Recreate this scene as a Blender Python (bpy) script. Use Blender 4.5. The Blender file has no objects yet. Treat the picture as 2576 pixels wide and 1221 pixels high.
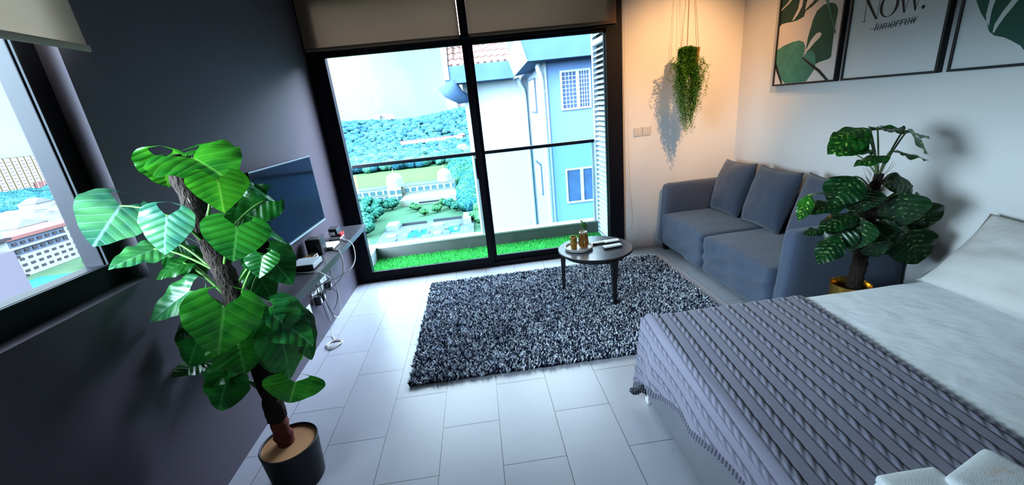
import bpy, bmesh, math, random
import numpy as np
from math import sin, cos, pi, sqrt, radians
from mathutils import Vector, Matrix, noise
random.seed(7)
SC = bpy.context.scene
COL = SC.collection

# ------------------------------------------------------------------ materials
def new_mat(name):
    m = bpy.data.materials.new(name); m.use_nodes = True
    nt = m.node_tree
    return m, nt, nt.nodes['Principled BSDF'], nt.nodes['Material Output']

def mat(name, col, rough=0.5, metal=0.0, spec=0.5, var=0.12, vscale=6.0, bump=0.0, bscale=80.0, trans=0.0, stretch=(1, 1, 1), sheen=0.0, coat=0.0, bdist=0.01):
    m, nt, b, o = new_mat(name)
    N, L = nt.nodes, nt.links
    tc = N.new('ShaderNodeTexCoord'); mp = N.new('ShaderNodeMapping'); mp.inputs['Scale'].default_value = stretch
    L.new(tc.outputs['Object'], mp.inputs['Vector'])
    nz = N.new('ShaderNodeTexNoise'); nz.inputs['Scale'].default_value = vscale; nz.inputs['Detail'].default_value = 4
    L.new(mp.outputs['Vector'], nz.inputs['Vector'])
    mx = N.new('ShaderNodeMix'); mx.data_type = 'RGBA'
    mx.inputs['A'].default_value = (*[max(0, c * (1 - var)) for c in col], 1)
    mx.inputs['B'].default_value = (*[min(1, c * (1 + var)) for c in col], 1)
    L.new(nz.outputs['Fac'], mx.inputs['Factor'])
    L.new(mx.outputs['Result'], b.inputs['Base Color'])
    b.inputs['Roughness'].default_value = rough; b.inputs['Metallic'].default_value = metal
    b.inputs['Specular IOR Level'].default_value = spec
    if sheen: b.inputs['Sheen Weight'].default_value = sheen
    if coat: b.inputs['Coat Weight'].default_value = coat; b.inputs['Coat Roughness'].default_value = 0.15
    if bump:
        n2 = N.new('ShaderNodeTexNoise'); n2.inputs['Scale'].default_value = bscale; n2.inputs['Detail'].default_value = 3
        L.new(mp.outputs['Vector'], n2.inputs['Vector'])
        bp = N.new('ShaderNodeBump'); bp.inputs['Strength'].default_value = bump; bp.inputs['Distance'].default_value = bdist
        L.new(n2.outputs['Fac'], bp.inputs['Height']); L.new(bp.outputs['Normal'], b.inputs['Normal'])
    if trans:
        tr = N.new('ShaderNodeBsdfTranslucent'); L.new(mx.outputs['Result'], tr.inputs['Color'])
        ms = N.new('ShaderNodeMixShader'); ms.inputs['Fac'].default_value = trans
        L.new(b.outputs[0], ms.inputs[1]); L.new(tr.outputs[0], ms.inputs[2]); L.new(ms.outputs[0], o.inputs['Surface'])
    return m

def attr_mat(name, rough=0.8, trans=0.0, spec=0.3, mottle=0.0):
    """colour comes from a per-corner colour attribute named Col"""
    m, nt, b, o = new_mat(name); N, L = nt.nodes, nt.links
    a = N.new('ShaderNodeAttribute'); a.attribute_name = 'Col'
    src = a.outputs['Color']
    if mottle:
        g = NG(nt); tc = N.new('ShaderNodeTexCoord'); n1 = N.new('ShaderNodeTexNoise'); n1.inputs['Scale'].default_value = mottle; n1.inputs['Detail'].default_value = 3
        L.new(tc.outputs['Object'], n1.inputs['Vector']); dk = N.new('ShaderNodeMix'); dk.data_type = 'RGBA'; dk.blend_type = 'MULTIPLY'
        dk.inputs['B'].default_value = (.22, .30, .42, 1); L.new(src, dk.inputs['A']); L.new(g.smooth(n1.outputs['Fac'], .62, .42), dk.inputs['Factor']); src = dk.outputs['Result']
    L.new(src, b.inputs['Base Color'])
    b.inputs['Roughness'].default_value = rough; b.inputs['Specular IOR Level'].default_value = spec
    if trans:
        tr = N.new('ShaderNodeBsdfTranslucent'); L.new(a.outputs['Color'], tr.inputs['Color'])
        ms = N.new('ShaderNodeMixShader'); ms.inputs['Fac'].default_value = trans
        L.new(b.outputs[0], ms.inputs[1]); L.new(tr.outputs[0], ms.inputs[2]); L.new(ms.outputs[0], o.inputs['Surface'])
    return m

def glass_mat(name, tint=(0.93, 0.98, 0.98), refl=0.06):
    m, nt, b, o = new_mat(name); N, L = nt.nodes, nt.links
    nt.nodes.remove(b)
    t = N.new('ShaderNodeBsdfTransparent'); t.inputs['Color'].default_value = (*tint, 1)
    g = N.new('ShaderNodeBsdfGlossy'); g.inputs['Roughness'].default_value = 0.02
    lw = N.new('ShaderNodeLayerWeight'); lw.inputs['Blend'].default_value = 0.25
    mm = N.new('ShaderNodeMath'); mm.operation = 'MULTIPLY_ADD'; mm.inputs[1].default_value = 0.05; mm.inputs[2].default_value = refl * 0.01
    L.new(lw.outputs['Fresnel'], mm.inputs[0])
    ms = N.new('ShaderNodeMixShader'); L.new(mm.outputs[0], ms.inputs['Fac'])
    L.new(t.outputs[0], ms.inputs[1]); L.new(g.outputs[0], ms.inputs[2]); L.new(ms.outputs[0], o.inputs['Surface'])
    return m

class NG:
    """tiny helper to chain math nodes"""
    def __init__(s, nt): s.N, s.L = nt.nodes, nt.links
    def m(s, op, a, b=None, c=None, clamp=False):
        n = s.N.new('ShaderNodeMath'); n.operation = op; n.use_clamp = clamp
        for i, v in enumerate((a, b, c)):
            if v is None: continue
            if isinstance(v, (int, float)): n.inputs[i].default_value = v
            else: s.L.new(v, n.inputs[i])
        return n.outputs[0]
    def mix(s, f, a, b):
        n = s.N.new('ShaderNodeMix'); n.data_type = 'RGBA'
        for k, v in (('Factor', f), ('A', a), ('B', b)):
            if isinstance(v, (int, float)): n.inputs[k].default_value = v
            elif isinstance(v, tuple): n.inputs[k].default_value = (*v, 1)
            else: s.L.new(v, n.inputs[k])
        return n.outputs['Result']
    def smooth(s, v, a, b):
        n = s.N.new('ShaderNodeMapRange'); n.interpolation_type = 'SMOOTHSTEP'
        n.inputs['From Min'].default_value = a; n.inputs['From Max'].default_value = b
        s.L.new(v, n.inputs['Value']); return n.outputs['Result']

def leaf_mat(name, dark, light, vein, trans=0.35, rough=0.32, spots=None, vstr=0.4):
    """u across the blade (0.5 = midrib), v along it"""
    m, nt, b, o = new_mat(name); g = NG(nt); N, L = nt.nodes, nt.links
    uv = N.new('ShaderNodeUVMap'); sp = N.new('ShaderNodeSeparateXYZ'); L.new(uv.outputs[0], sp.inputs[0])
    a = g.m('ABSOLUTE', g.m('SUBTRACT', sp.outputs[0], 0.5))
    mid = g.m('SUBTRACT', 1.0, g.smooth(a, 0.008, 0.03))
    ph = g.m('MULTIPLY', g.m('SUBTRACT', sp.outputs[1], g.m('MULTIPLY', a, 0.55)), 2 * pi * 7)
    side = g.smooth(g.m('COSINE', ph), 0.93, 0.995)
    vv = g.m('MAXIMUM', mid, g.m('MULTIPLY', side, 0.65))
    tc = N.new('ShaderNodeTexCoord'); nz = N.new('ShaderNodeTexNoise'); nz.inputs['Scale'].default_value = 9; L.new(tc.outputs['Object'], nz.inputs['Vector'])
    base = g.mix(g.smooth(nz.outputs['Fac'], 0.35, 0.65), dark, light)
    if spots:
        n2 = N.new('ShaderNodeTexNoise'); n2.inputs['Scale'].default_value = 60; n2.inputs['Detail'].default_value = 2
        L.new(tc.outputs['Object'], n2.inputs['Vector'])
        zone = g.m('SUBTRACT', 1.0, g.smooth(a, 0.08, 0.36))
        rib = g.smooth(g.m('COSINE', ph), 0.1, 0.8)
        f = g.m('MULTIPLY', g.m('MULTIPLY', g.smooth(n2.outputs['Fac'], 0.5, 0.62), zone), rib)
        base = g.mix(f, base, spots)
    colr = g.mix(g.m('MULTIPLY', vv, vstr), base, vein)
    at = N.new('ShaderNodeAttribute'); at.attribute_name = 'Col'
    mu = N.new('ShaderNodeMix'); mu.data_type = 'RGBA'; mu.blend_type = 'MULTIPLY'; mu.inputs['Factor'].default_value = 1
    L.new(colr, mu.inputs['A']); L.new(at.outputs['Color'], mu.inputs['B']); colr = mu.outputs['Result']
    b.inputs['Coat Weight'].default_value = 0.5; b.inputs['Coat Roughness'].default_value = 0.22
    L.new(colr, b.inputs['Base Color']); b.inputs['Roughness'].default_value = rough; b.inputs['Specular IOR Level'].default_value = 0.6
    bp = N.new('ShaderNodeBump'); bp.inputs['Strength'].default_value = 0.35; bp.inputs['Distance'].default_value = 0.003
    L.new(g.m('COSINE', ph), bp.inputs['Height']); L.new(bp.outputs['Normal'], b.inputs['Normal'])
    tr = N.new('ShaderNodeBsdfTranslucent'); L.new(colr, tr.inputs['Color'])
    ms = N.new('ShaderNodeMixShader'); ms.inputs['Fac'].default_value = trans
    L.new(b.outputs[0], ms.inputs[1]); L.new(tr.outputs[0], ms.inputs[2]); L.new(ms.outputs[0], o.inputs['Surface'])
    return m

def floor_mat():
    m, nt, b, o = new_mat('grey_floor_tiles'); g = NG(nt); N, L = nt.nodes, nt.links
    ge = N.new('ShaderNodeNewGeometry'); sp = N.new('ShaderNodeSeparateXYZ'); L.new(ge.outputs['Position'], sp.inputs[0])
    u = g.m('DIVIDE', g.m('SUBTRACT', sp.outputs[0], 1.0279), 0.3037)
    iu = g.m('FLOOR', u); fu = g.m('FRACT', u)
    par = g.m('FLOORED_MODULO', iu, 2.0)
    v = g.m('ADD', g.m('DIVIDE', g.m('ADD', sp.outputs[1], 1.987), 0.6), g.m('MULTIPLY', g.m('SUBTRACT', 1.0, par), 0.5))
    iv = g.m('FLOOR', v); fv = g.m('FRACT', v)
    du = g.m('MULTIPLY', g.m('MINIMUM', fu, g.m('SUBTRACT', 1.0, fu)), 0.3037)
    dv = g.m('MULTIPLY', g.m('MINIMUM', fv, g.m('SUBTRACT', 1.0, fv)), 0.6)
    d = g.m('MINIMUM', du, dv)
    joint = g.m('SUBTRACT', 1.0, g.smooth(d, 0.0010, 0.0022))
    cb = N.new('ShaderNodeCombineXYZ'); L.new(iu, cb.inputs[0]); L.new(iv, cb.inputs[1])
    wn = N.new('ShaderNodeTexWhiteNoise'); wn.noise_dimensions = '2D'; L.new(cb.outputs[0], wn.inputs['Vector'])
    nz = N.new('ShaderNodeTexNoise'); nz.inputs['Scale'].default_value = 3.5; nz.inputs['Detail'].default_value = 6; L.new(ge.outputs['Position'], nz.inputs['Vector'])
    tone = g.m('ADD', g.m('MULTIPLY', wn.outputs['Value'], 0.25), g.m('MULTIPLY', nz.outputs['Fac'], 0.75))
    tile = g.mix(tone, (0.33, 0.33, 0.37), (0.42, 0.42, 0.465))
    L.new(g.mix(joint, tile, (0.10, 0.095, 0.09)), b.inputs['Base Color'])
    L.new(g.m('ADD', g.m('MULTIPLY', nz.outputs['Fac'], 0.12), 0.24), b.inputs['Roughness'])
    b.inputs['Specular IOR Level'].default_value = 0.55
    bp = N.new('ShaderNodeBump'); bp.inputs['Strength'].default_value = 0.35; bp.inputs['Distance'].default_value = 0.002; bp.invert = True
    L.new(joint, bp.inputs['Height']); L.new(bp.outputs['Normal'], b.inputs['Normal'])
    return m

def roof_mat():
    m, nt, b, o = new_mat('terracotta_roof_tiles'); g = NG(nt); N, L = nt.nodes, nt.links
    ge = N.new('ShaderNodeNewGeometry'); sp = N.new('ShaderNodeSeparateXYZ'); L.new(ge.outputs['Position'], sp.inputs[0])
    wx = g.m('SINE', g.m('MULTIPLY', sp.outputs[0], 2 * pi / 0.30))
    row = g.m('FRACT', g.m('ADD', g.m('DIVIDE', sp.outputs[1], 0.42), g.m('MULTIPLY', wx, 0.12)))
    edge = g.m('SUBTRACT', 1.0, g.smooth(row, 0.06, 0.2))
    c = g.mix(edge, (0.24, 0.15, 0.135), (0.07, 0.026, 0.02))
    L.new(c, b.inputs['Base Color']); b.inputs['Roughness'].default_value = 0.7
    bp = N.new('ShaderNodeBump'); bp.inputs['Strength'].default_value = 0.8; bp.inputs['Distance'].default_value = 0.05
    L.new(g.m('ADD', wx, row), bp.inputs['Height']); L.new(bp.outputs['Normal'], b.inputs['Normal'])
    return m

def towel_mat():
    m = mat('white_terry', (0.78, 0.8, 0.82), 0.95, var=0.06, bump=0.5, bscale=350, bdist=0.004, sheen=0.3)
    nt = m.node_tree; g = NG(nt); N, L = nt.nodes, nt.links; b = N['Principled BSDF']
    src = b.inputs['Base Color'].links[0].from_socket
    ge = N.new('ShaderNodeNewGeometry')
    mp = N.new('ShaderNodeMapping'); mp.inputs['Location'].default_value = (-2.60, 3.455, -0.6); mp.inputs['Rotation'].default_value = (0, 0, 0)
    L.new(ge.outputs['Position'], mp.inputs['Vector'])
    vl = N.new('ShaderNodeVectorMath'); vl.operation = 'LENGTH'; L.new(mp.outputs[0], vl.inputs[0])
    n1 = N.new('ShaderNodeTexNoise'); n1.inputs['Scale'].default_value = 28; L.new(ge.outputs['Position'], n1.inputs['Vector'])
    f = g.m('MULTIPLY', g.m('SUBTRACT', 1.0, g.smooth(vl.outputs['Value'], 0.02, 0.085)), g.smooth(n1.outputs['Fac'], 0.42, 0.6))
    L.new(g.mix(g.m('MULTIPLY', f, 0.7), src, (0.72, 0.45, 0.33)), b.inputs['Base Color'])
    return m

# ------------------------------------------------------------------ mesh builder
class MB:
    def __init__(s): s.v, s.f, s.uv, s.c = [], [], {}, {}
    def add(s, vs, fs):
        k = len(s.v); s.v += [tuple(p) for p in vs]; s.f += [tuple(i + k for i in f) for f in fs]; return s
    def box(s, x0, x1, y0, y1, z0, z1):
        return s.add([(x0, y0, z0), (x1, y0, z0), (x1, y1, z0), (x0, y1, z0), (x0, y0, z1), (x1, y0, z1), (x1, y1, z1), (x0, y1, z1)],
                     [(0, 3, 2, 1), (4, 5, 6, 7), (0, 1, 5, 4), (1, 2, 6, 5), (2, 3, 7, 6), (3, 0, 4, 7)])
    def hexa(s, p):   # eight corners, bottom ring then top ring
        return s.add(p, [(0, 3, 2, 1), (4, 5, 6, 7), (0, 1, 5, 4), (1, 2, 6, 5), (2, 3, 7, 6), (3, 0, 4, 7)])
    def tube(s, pts, r, n=8, cap=True):
        pts = [Vector(p) for p in pts]; m = len(pts)
        rs = r if isinstance(r, (list, tuple)) else [r] * m
        k = len(s.v); up = None
        for i, p in enumerate(pts):
            d = (pts[min(i + 1, m - 1)] - pts[max(i - 1, 0)]).normalized()
            if up is None:
                up = Vector((0, 0, 1)) if abs(d.z) < 0.9 else Vector((1, 0, 0))
            a = up - d * up.dot(d)
            if a.length < 1e-6: a = d.orthogonal()
            a.normalize(); up = a; b = d.cross(a)
            for j in range(n):
                t = 2 * pi * j / n; s.v.append(tuple(p + (a * cos(t) + b * sin(t)) * rs[i]))
        for i in range(m - 1):
            for j in range(n):
                s.f.append((k + i * n + j, k + i * n + (j + 1) % n, k + (i + 1) * n + (j + 1) % n, k + (i + 1) * n + j))
        if cap:
            s.f.append(tuple(k + j for j in range(n))[::-1]); s.f.append(tuple(k + (m - 1) * n + j for j in range(n)))
        return s
    def lathe(s, prof, c=(0, 0, 0), n=32, sx=1, sy=1, rib=0, ribn=0):
        k = len(s.v); m = len(prof)
        for r, z in prof:
            for j in range(n):
                t = 2 * pi * j / n; rr = r * (1 + rib * cos(ribn * t)) if ribn else r
                s.v.append((c[0] + rr * cos(t) * sx, c[1] + rr * sin(t) * sy, c[2] + z))
        for i in range(m - 1):
            for j in range(n):
                s.f.append((k + i * n + j, k + i * n + (j + 1) % n, k + (i + 1) * n + (j + 1) % n, k + (i + 1) * n + j))
        if prof[0][0] > 1e-5: s.f.append(tuple(k + j for j in range(n))[::-1])
        if prof[-1][0] > 1e-5: s.f.append(tuple(k + (m - 1) * n + j for j in range(n)))
        return s
    def grid(s, fn, nu, nv):
        k = len(s.v)
        for i in range(nu + 1):
            for j in range(nv + 1): s.v.append(tuple(fn(i / nu, j / nv)))
        for i in range(nu):
            for j in range(nv):
                a = k + i * (nv + 1) + j; s.f.append((a, a + 1, a + nv + 2, a + nv + 1))
        return s
    def rbox(s, x0, x1, y0, y1, z0, z1, r, n=10, fn=None):
        """rounded, evenly subdivided block; fn(point) can push it about"""
        bm = bmesh.new(); bmesh.ops.create_cube(bm, size=2)
        bmesh.ops.subdivide_edges(bm, edges=bm.edges[:], cuts=n, use_grid_fill=True)
        c = Vector(((x0 + x1) / 2, (y0 + y1) / 2, (z0 + z1) / 2)); h = Vector(((x1 - x0) / 2, (y1 - y0) / 2, (z1 - z0) / 2))
        k = len(s.v); bm.verts.ensure_lookup_table()
        for i, v in enumerate(bm.verts): v.index = i
        for v in bm.verts:
            p = Vector((v.co.x * h.x, v.co.y * h.y, v.co.z * h.z))
            q = Vector([max(-(h[i] - r), min(h[i] - r, p[i])) for i in range(3)])
            d = p - q
            if d.length > 1e-9: p = q + d.normalized() * r
            p = p + c
            if fn: p = fn(p)
            s.v.append(tuple(p))
        for f in bm.faces: s.f.append(tuple(k + v.index for v in f.verts))
        bm.free(); return s
    def build(s, name, m, parent=None, smooth=False, bevel=0.0, col=None, org=None, weld=False):
        if parent is not None: o = parent_org(parent)
        elif org is not None: o = Vector(org)
        else:
            xs, ys, zs = zip(*s.v); o = Vector(((min(xs) + max(xs)) / 2, (min(ys) + max(ys)) / 2, min(zs)))
        me = bpy.data.meshes.new(name)
        me.from_pydata([(a - o.x, b - o.y, c - o.z) for a, b, c in s.v], [], s.f); me.update()
        if weld or bevel:
            bm = bmesh.new(); bm.from_mesh(me)
            if weld: bmesh.ops.remove_doubles(bm, verts=bm.verts, dist=1e-5)
            bmesh.ops.recalc_face_normals(bm, faces=bm.faces)
            if bevel: bmesh.ops.bevel(bm, geom=[e for e in bm.edges if e.is_manifold and e.calc_face_angle(0) > 0.5], offset=bevel, segments=2, affect='EDGES', profile=0.7)
            bm.to_mesh(me); bm.free()
        if s.uv:
            ul = me.uv_layers.new(name='UVMap'); li = np.empty(len(me.loops), dtype=np.int32); me.loops.foreach_get('vertex_index', li)
            arr = np.zeros((len(s.v), 2)); 
            for i, q in s.uv.items(): arr[i] = q
            ul.data.foreach_set('uv', arr[li].ravel())
        if s.c:
            ca = me.color_attributes.new('Col', 'FLOAT_COLOR', 'POINT'); arr = np.ones((len(s.v), 4))
            for i, q in s.c.items(): arr[i, :3] = q
            ca.data.foreach_set('color', arr.ravel())
        if smooth: me.polygons.foreach_set('use_smooth', [True] * len(me.polygons))
        ob = bpy.data.objects.new(name, me); COL.objects.link(ob); me.materials.append(m)
        if parent is not None: ob.parent = parent
        else: ob.location = o
        if smooth == 'auto': autosmooth(me)
        return ob

def autosmooth(me, ang=0.7):
    bm = bmesh.new(); bm.from_mesh(me)
    for e in bm.edges: e.smooth = not (e.is_manifold and e.calc_face_angle(0) > ang)
    bm.to_mesh(me); bm.free()

def parent_org(p):
    o = Vector(p.location)
    while p.parent is not None: p = p.parent; o += Vector(p.location)
    return o

def tag(o, label=None, cat=None, group=None, kind=None):
    if label: o['label'] = label
    if cat: o['category'] = cat
    if group: o['group'] = group
    if kind: o['kind'] = kind
    return o
def thing(name, loc, label, cat, group=None, kind=None):
    o = bpy.data.objects.new(name, None); COL.objects.link(o); o.location = loc; o.empty_display_size = 0.1
    return tag(o, label, cat, group, kind)
def struct(o): o['kind'] = 'structure'; return o
def copy_tree(o, loc, label=None):
    r = o.copy(); COL.objects.link(r); r.location = loc
    if label: r['label'] = label
    for ch in list(o.children):
        c = ch.copy(); COL.objects.link(c); c.parent = r
        for g in list(ch.children):
            d = g.copy(); COL.objects.link(d); d.parent = c
    return r
def bez(p0, p1, p2, n=10):
    p0, p1, p2 = Vector(p0), Vector(p1), Vector(p2)
    return [p0 * (1 - t) ** 2 + p1 * 2 * t * (1 - t) + p2 * t * t for t in [i / n for i in range(n + 1)]]
def spline(pts, n=8):
    """Catmull-Rom through the points"""
    P = [Vector(p) for p in pts]; P = [P[0] * 2 - P[1]] + P + [P[-1] * 2 - P[-2]]; out = []
    for i in range(1, len(P) - 2):
        a, b, c, d = P[i - 1:i + 3]
        for k in range(n):
            t = k / n
            out.append(0.5 * ((2 * b) + (c - a) * t + (2 * a - 5 * b + 4 * c - d) * t * t + (3 * b - a - 3 * c + d) * t ** 3))
    out.append(P[-2]); return out
def nz(p, s=1.0): return noise.noise(Vector(p) * s)
BIG_LEAVES = [
    ((0.044, -2.465, 1.383), (0.041, -2.624, 1.282), 0.117, (0.68, -0.4, 0.61), 0.12, 0.12, 0),
    ((0.181, -2.368, 1.531), (0.126, -2.32, 1.405), 0.09, (0.33, -0.83, -0.46), 0.12, 0.12, 0),
    ((0.345, -2.45, 1.528), (0.508, -2.537, 1.443), 0.159, (0.28, -0.35, 0.89), 0.12, 0.12, 0),
    ((0.3, -2.408, 1.537), (0.178, -2.352, 1.556), 0.102, (0.05, -0.21, 0.98), 0.12, 0.12, 0),
    ((0.468, -2.553, 1.45), (0.488, -2.602, 1.345), 0.095, (0.63, -0.65, 0.42), 0.12, 0.12, 0),
    ((0.463, -2.345, 1.392), (0.53, -2.307, 1.309), 0.029, (0.79, -0.05, 0.62), 0.12, 0.12, 0),
    ((0.491, -2.326, 1.321), (0.366, -2.382, 1.249), 0.078, (0.36, -0.93, 0.1), 0.12, 0.12, 0),
    ((0.438, -2.31, 1.321), (0.505, -2.29, 1.287), 0.031, (0.45, -0.03, 0.89), 0.12, 0.12, 0),
    ((0.5, -2.586, 1.279), (0.465, -2.614, 1.159), 0.108, (0.43, -0.9, 0.09), 0.12, 0.12, 0),
    ((0.459, -2.407, 1.23), (0.573, -2.406, 1.169), 0.031, (0.46, -0.27, 0.85), 0.12, 0.12, 0),
    ((0.491, -2.433, 1.122), (0.591, -2.493, 1.009), 0.1, (0.53, -0.46, 0.71), 0.12, 0.12, 0),
    ((0.499, -2.484, 1.13), (0.487, -2.533, 1.058), 0.066, (0.19, -0.83, 0.53), 0.12, 0.12, 0),
    ((0.263, -2.562, 1.341), (0.23, -2.605, 1.214), 0.085, (0.3, -0.93, 0.24), 0.12, 0.12, 0),
    ((0.09, -2.45, 1.201), (0.046, -2.61, 1.2), 0.07, (0.45, -0.13, 0.88), 0.12, 0.12, 0),
    ((0.143, -2.403, 1.119), (0.04, -2.45, 1.096), 0.058, (0.04, -0.51, 0.86), 0.12, 0.12, 0),
    ((0.115, -2.371, 1.199), (0.164, -2.338, 1.132), 0.04, (0.84, -0.27, 0.48), 0.12, 0.12, 0),
    ((0.184, -2.488, 1.022), (0.042, -2.55, 0.947), 0.086, (-0.08, -0.68, 0.72), 0.12, 0.12, 0),
    ((0.17, -2.465, 0.97), (0.035, -2.494, 0.924), 0.029, (0.07, -0.93, 0.37), 0.12, 0.12, 0),
    ((0.406, -2.653, 1.004), (0.333, -2.67, 0.805), 0.127, (0.42, -0.9, -0.08), 0.12, 0.12, 0),
    ((0.355, -2.572, 0.803), (0.358, -2.597, 0.677), 0.11, (0.5, -0.84, 0.18), 0.12, 0.12, 0),
    ((0.114, -2.42, 0.856), (0.042, -2.479, 0.816), 0.051, (0.14, -0.67, 0.73), 0.12, 0.12, 0),
    ((0.126, -2.465, 0.788), (0.057, -2.485, 0.68), 0.093, (-0.07, -0.97, 0.23), 0.12, 0.12, 0),
    ((0.073, -2.421, 0.659), (0.044, -2.547, 0.691), 0.06, (0.55, 0.09, 0.83), 0.12, 0.12, 0),
    ((0.242, -2.536, 0.633), (0.154, -2.559, 0.484), 0.096, (-0.03, -0.99, 0.16), 0.12, 0.12, 0),
    ((0.197, -2.479, 0.658), (0.365, -2.526, 0.702), 0.09, (-0.33, -0.36, 0.88), 0.12, 0.12, 0),
    ((0.512, -2.556, 0.587), (0.485, -2.595, 0.508), 0.12, (0.44, -0.85, 0.28), 0.12, 0.12, 0),
    ((0.453, -2.434, 0.889), (0.602, -2.467, 0.83), 0.085, (0.25, -0.41, 0.88), 0.12, 0.12, 0),
    ((0.483, -2.499, 0.871), (0.62, -2.53, 0.735), 0.098, (0.55, -0.49, 0.67), 0.12, 0.12, 0),
    ((0.509, -2.545, 0.809), (0.507, -2.555, 0.575), 0.098, (0.72, -0.69, 0.02), 0.12, 0.12, 0),
    ((0.419, -2.514, 0.911), (0.458, -2.545, 0.841), 0.052, (0.59, -0.57, 0.57), 0.12, 0.12, 0),
    ((0.551, -2.466, 0.809), (0.568, -2.474, 0.627), 0.066, (0.72, -0.69, 0.1), 0.12, 0.12, 0),
    ((0.422, -2.466, 0.726), (0.407, -2.495, 0.588), 0.085, (0.42, -0.9, 0.15), 0.12, 0.12, 0),
    ((0.508, -2.434, 0.693), (0.496, -2.434, 0.604), 0.022, (0.39, -0.92, -0.05), 0.12, 0.12, 0),
    ((0.318, -2.349, 1.281), (0.352, -2.349, 1.182), 0.063, (0.58, -0.79, 0.2), 0.12, 0.12, 0),
    ((0.106, -2.356, 1.131), (0.193, -2.371, 1.049), 0.072, (0.49, -0.6, 0.63), 0.12, 0.12, 0),
    ((0.376, -2.333, 1.009), (0.416, -2.351, 0.876), 0.07, (0.55, -0.79, 0.27), 0.12, 0.12, 0),
]
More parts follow.
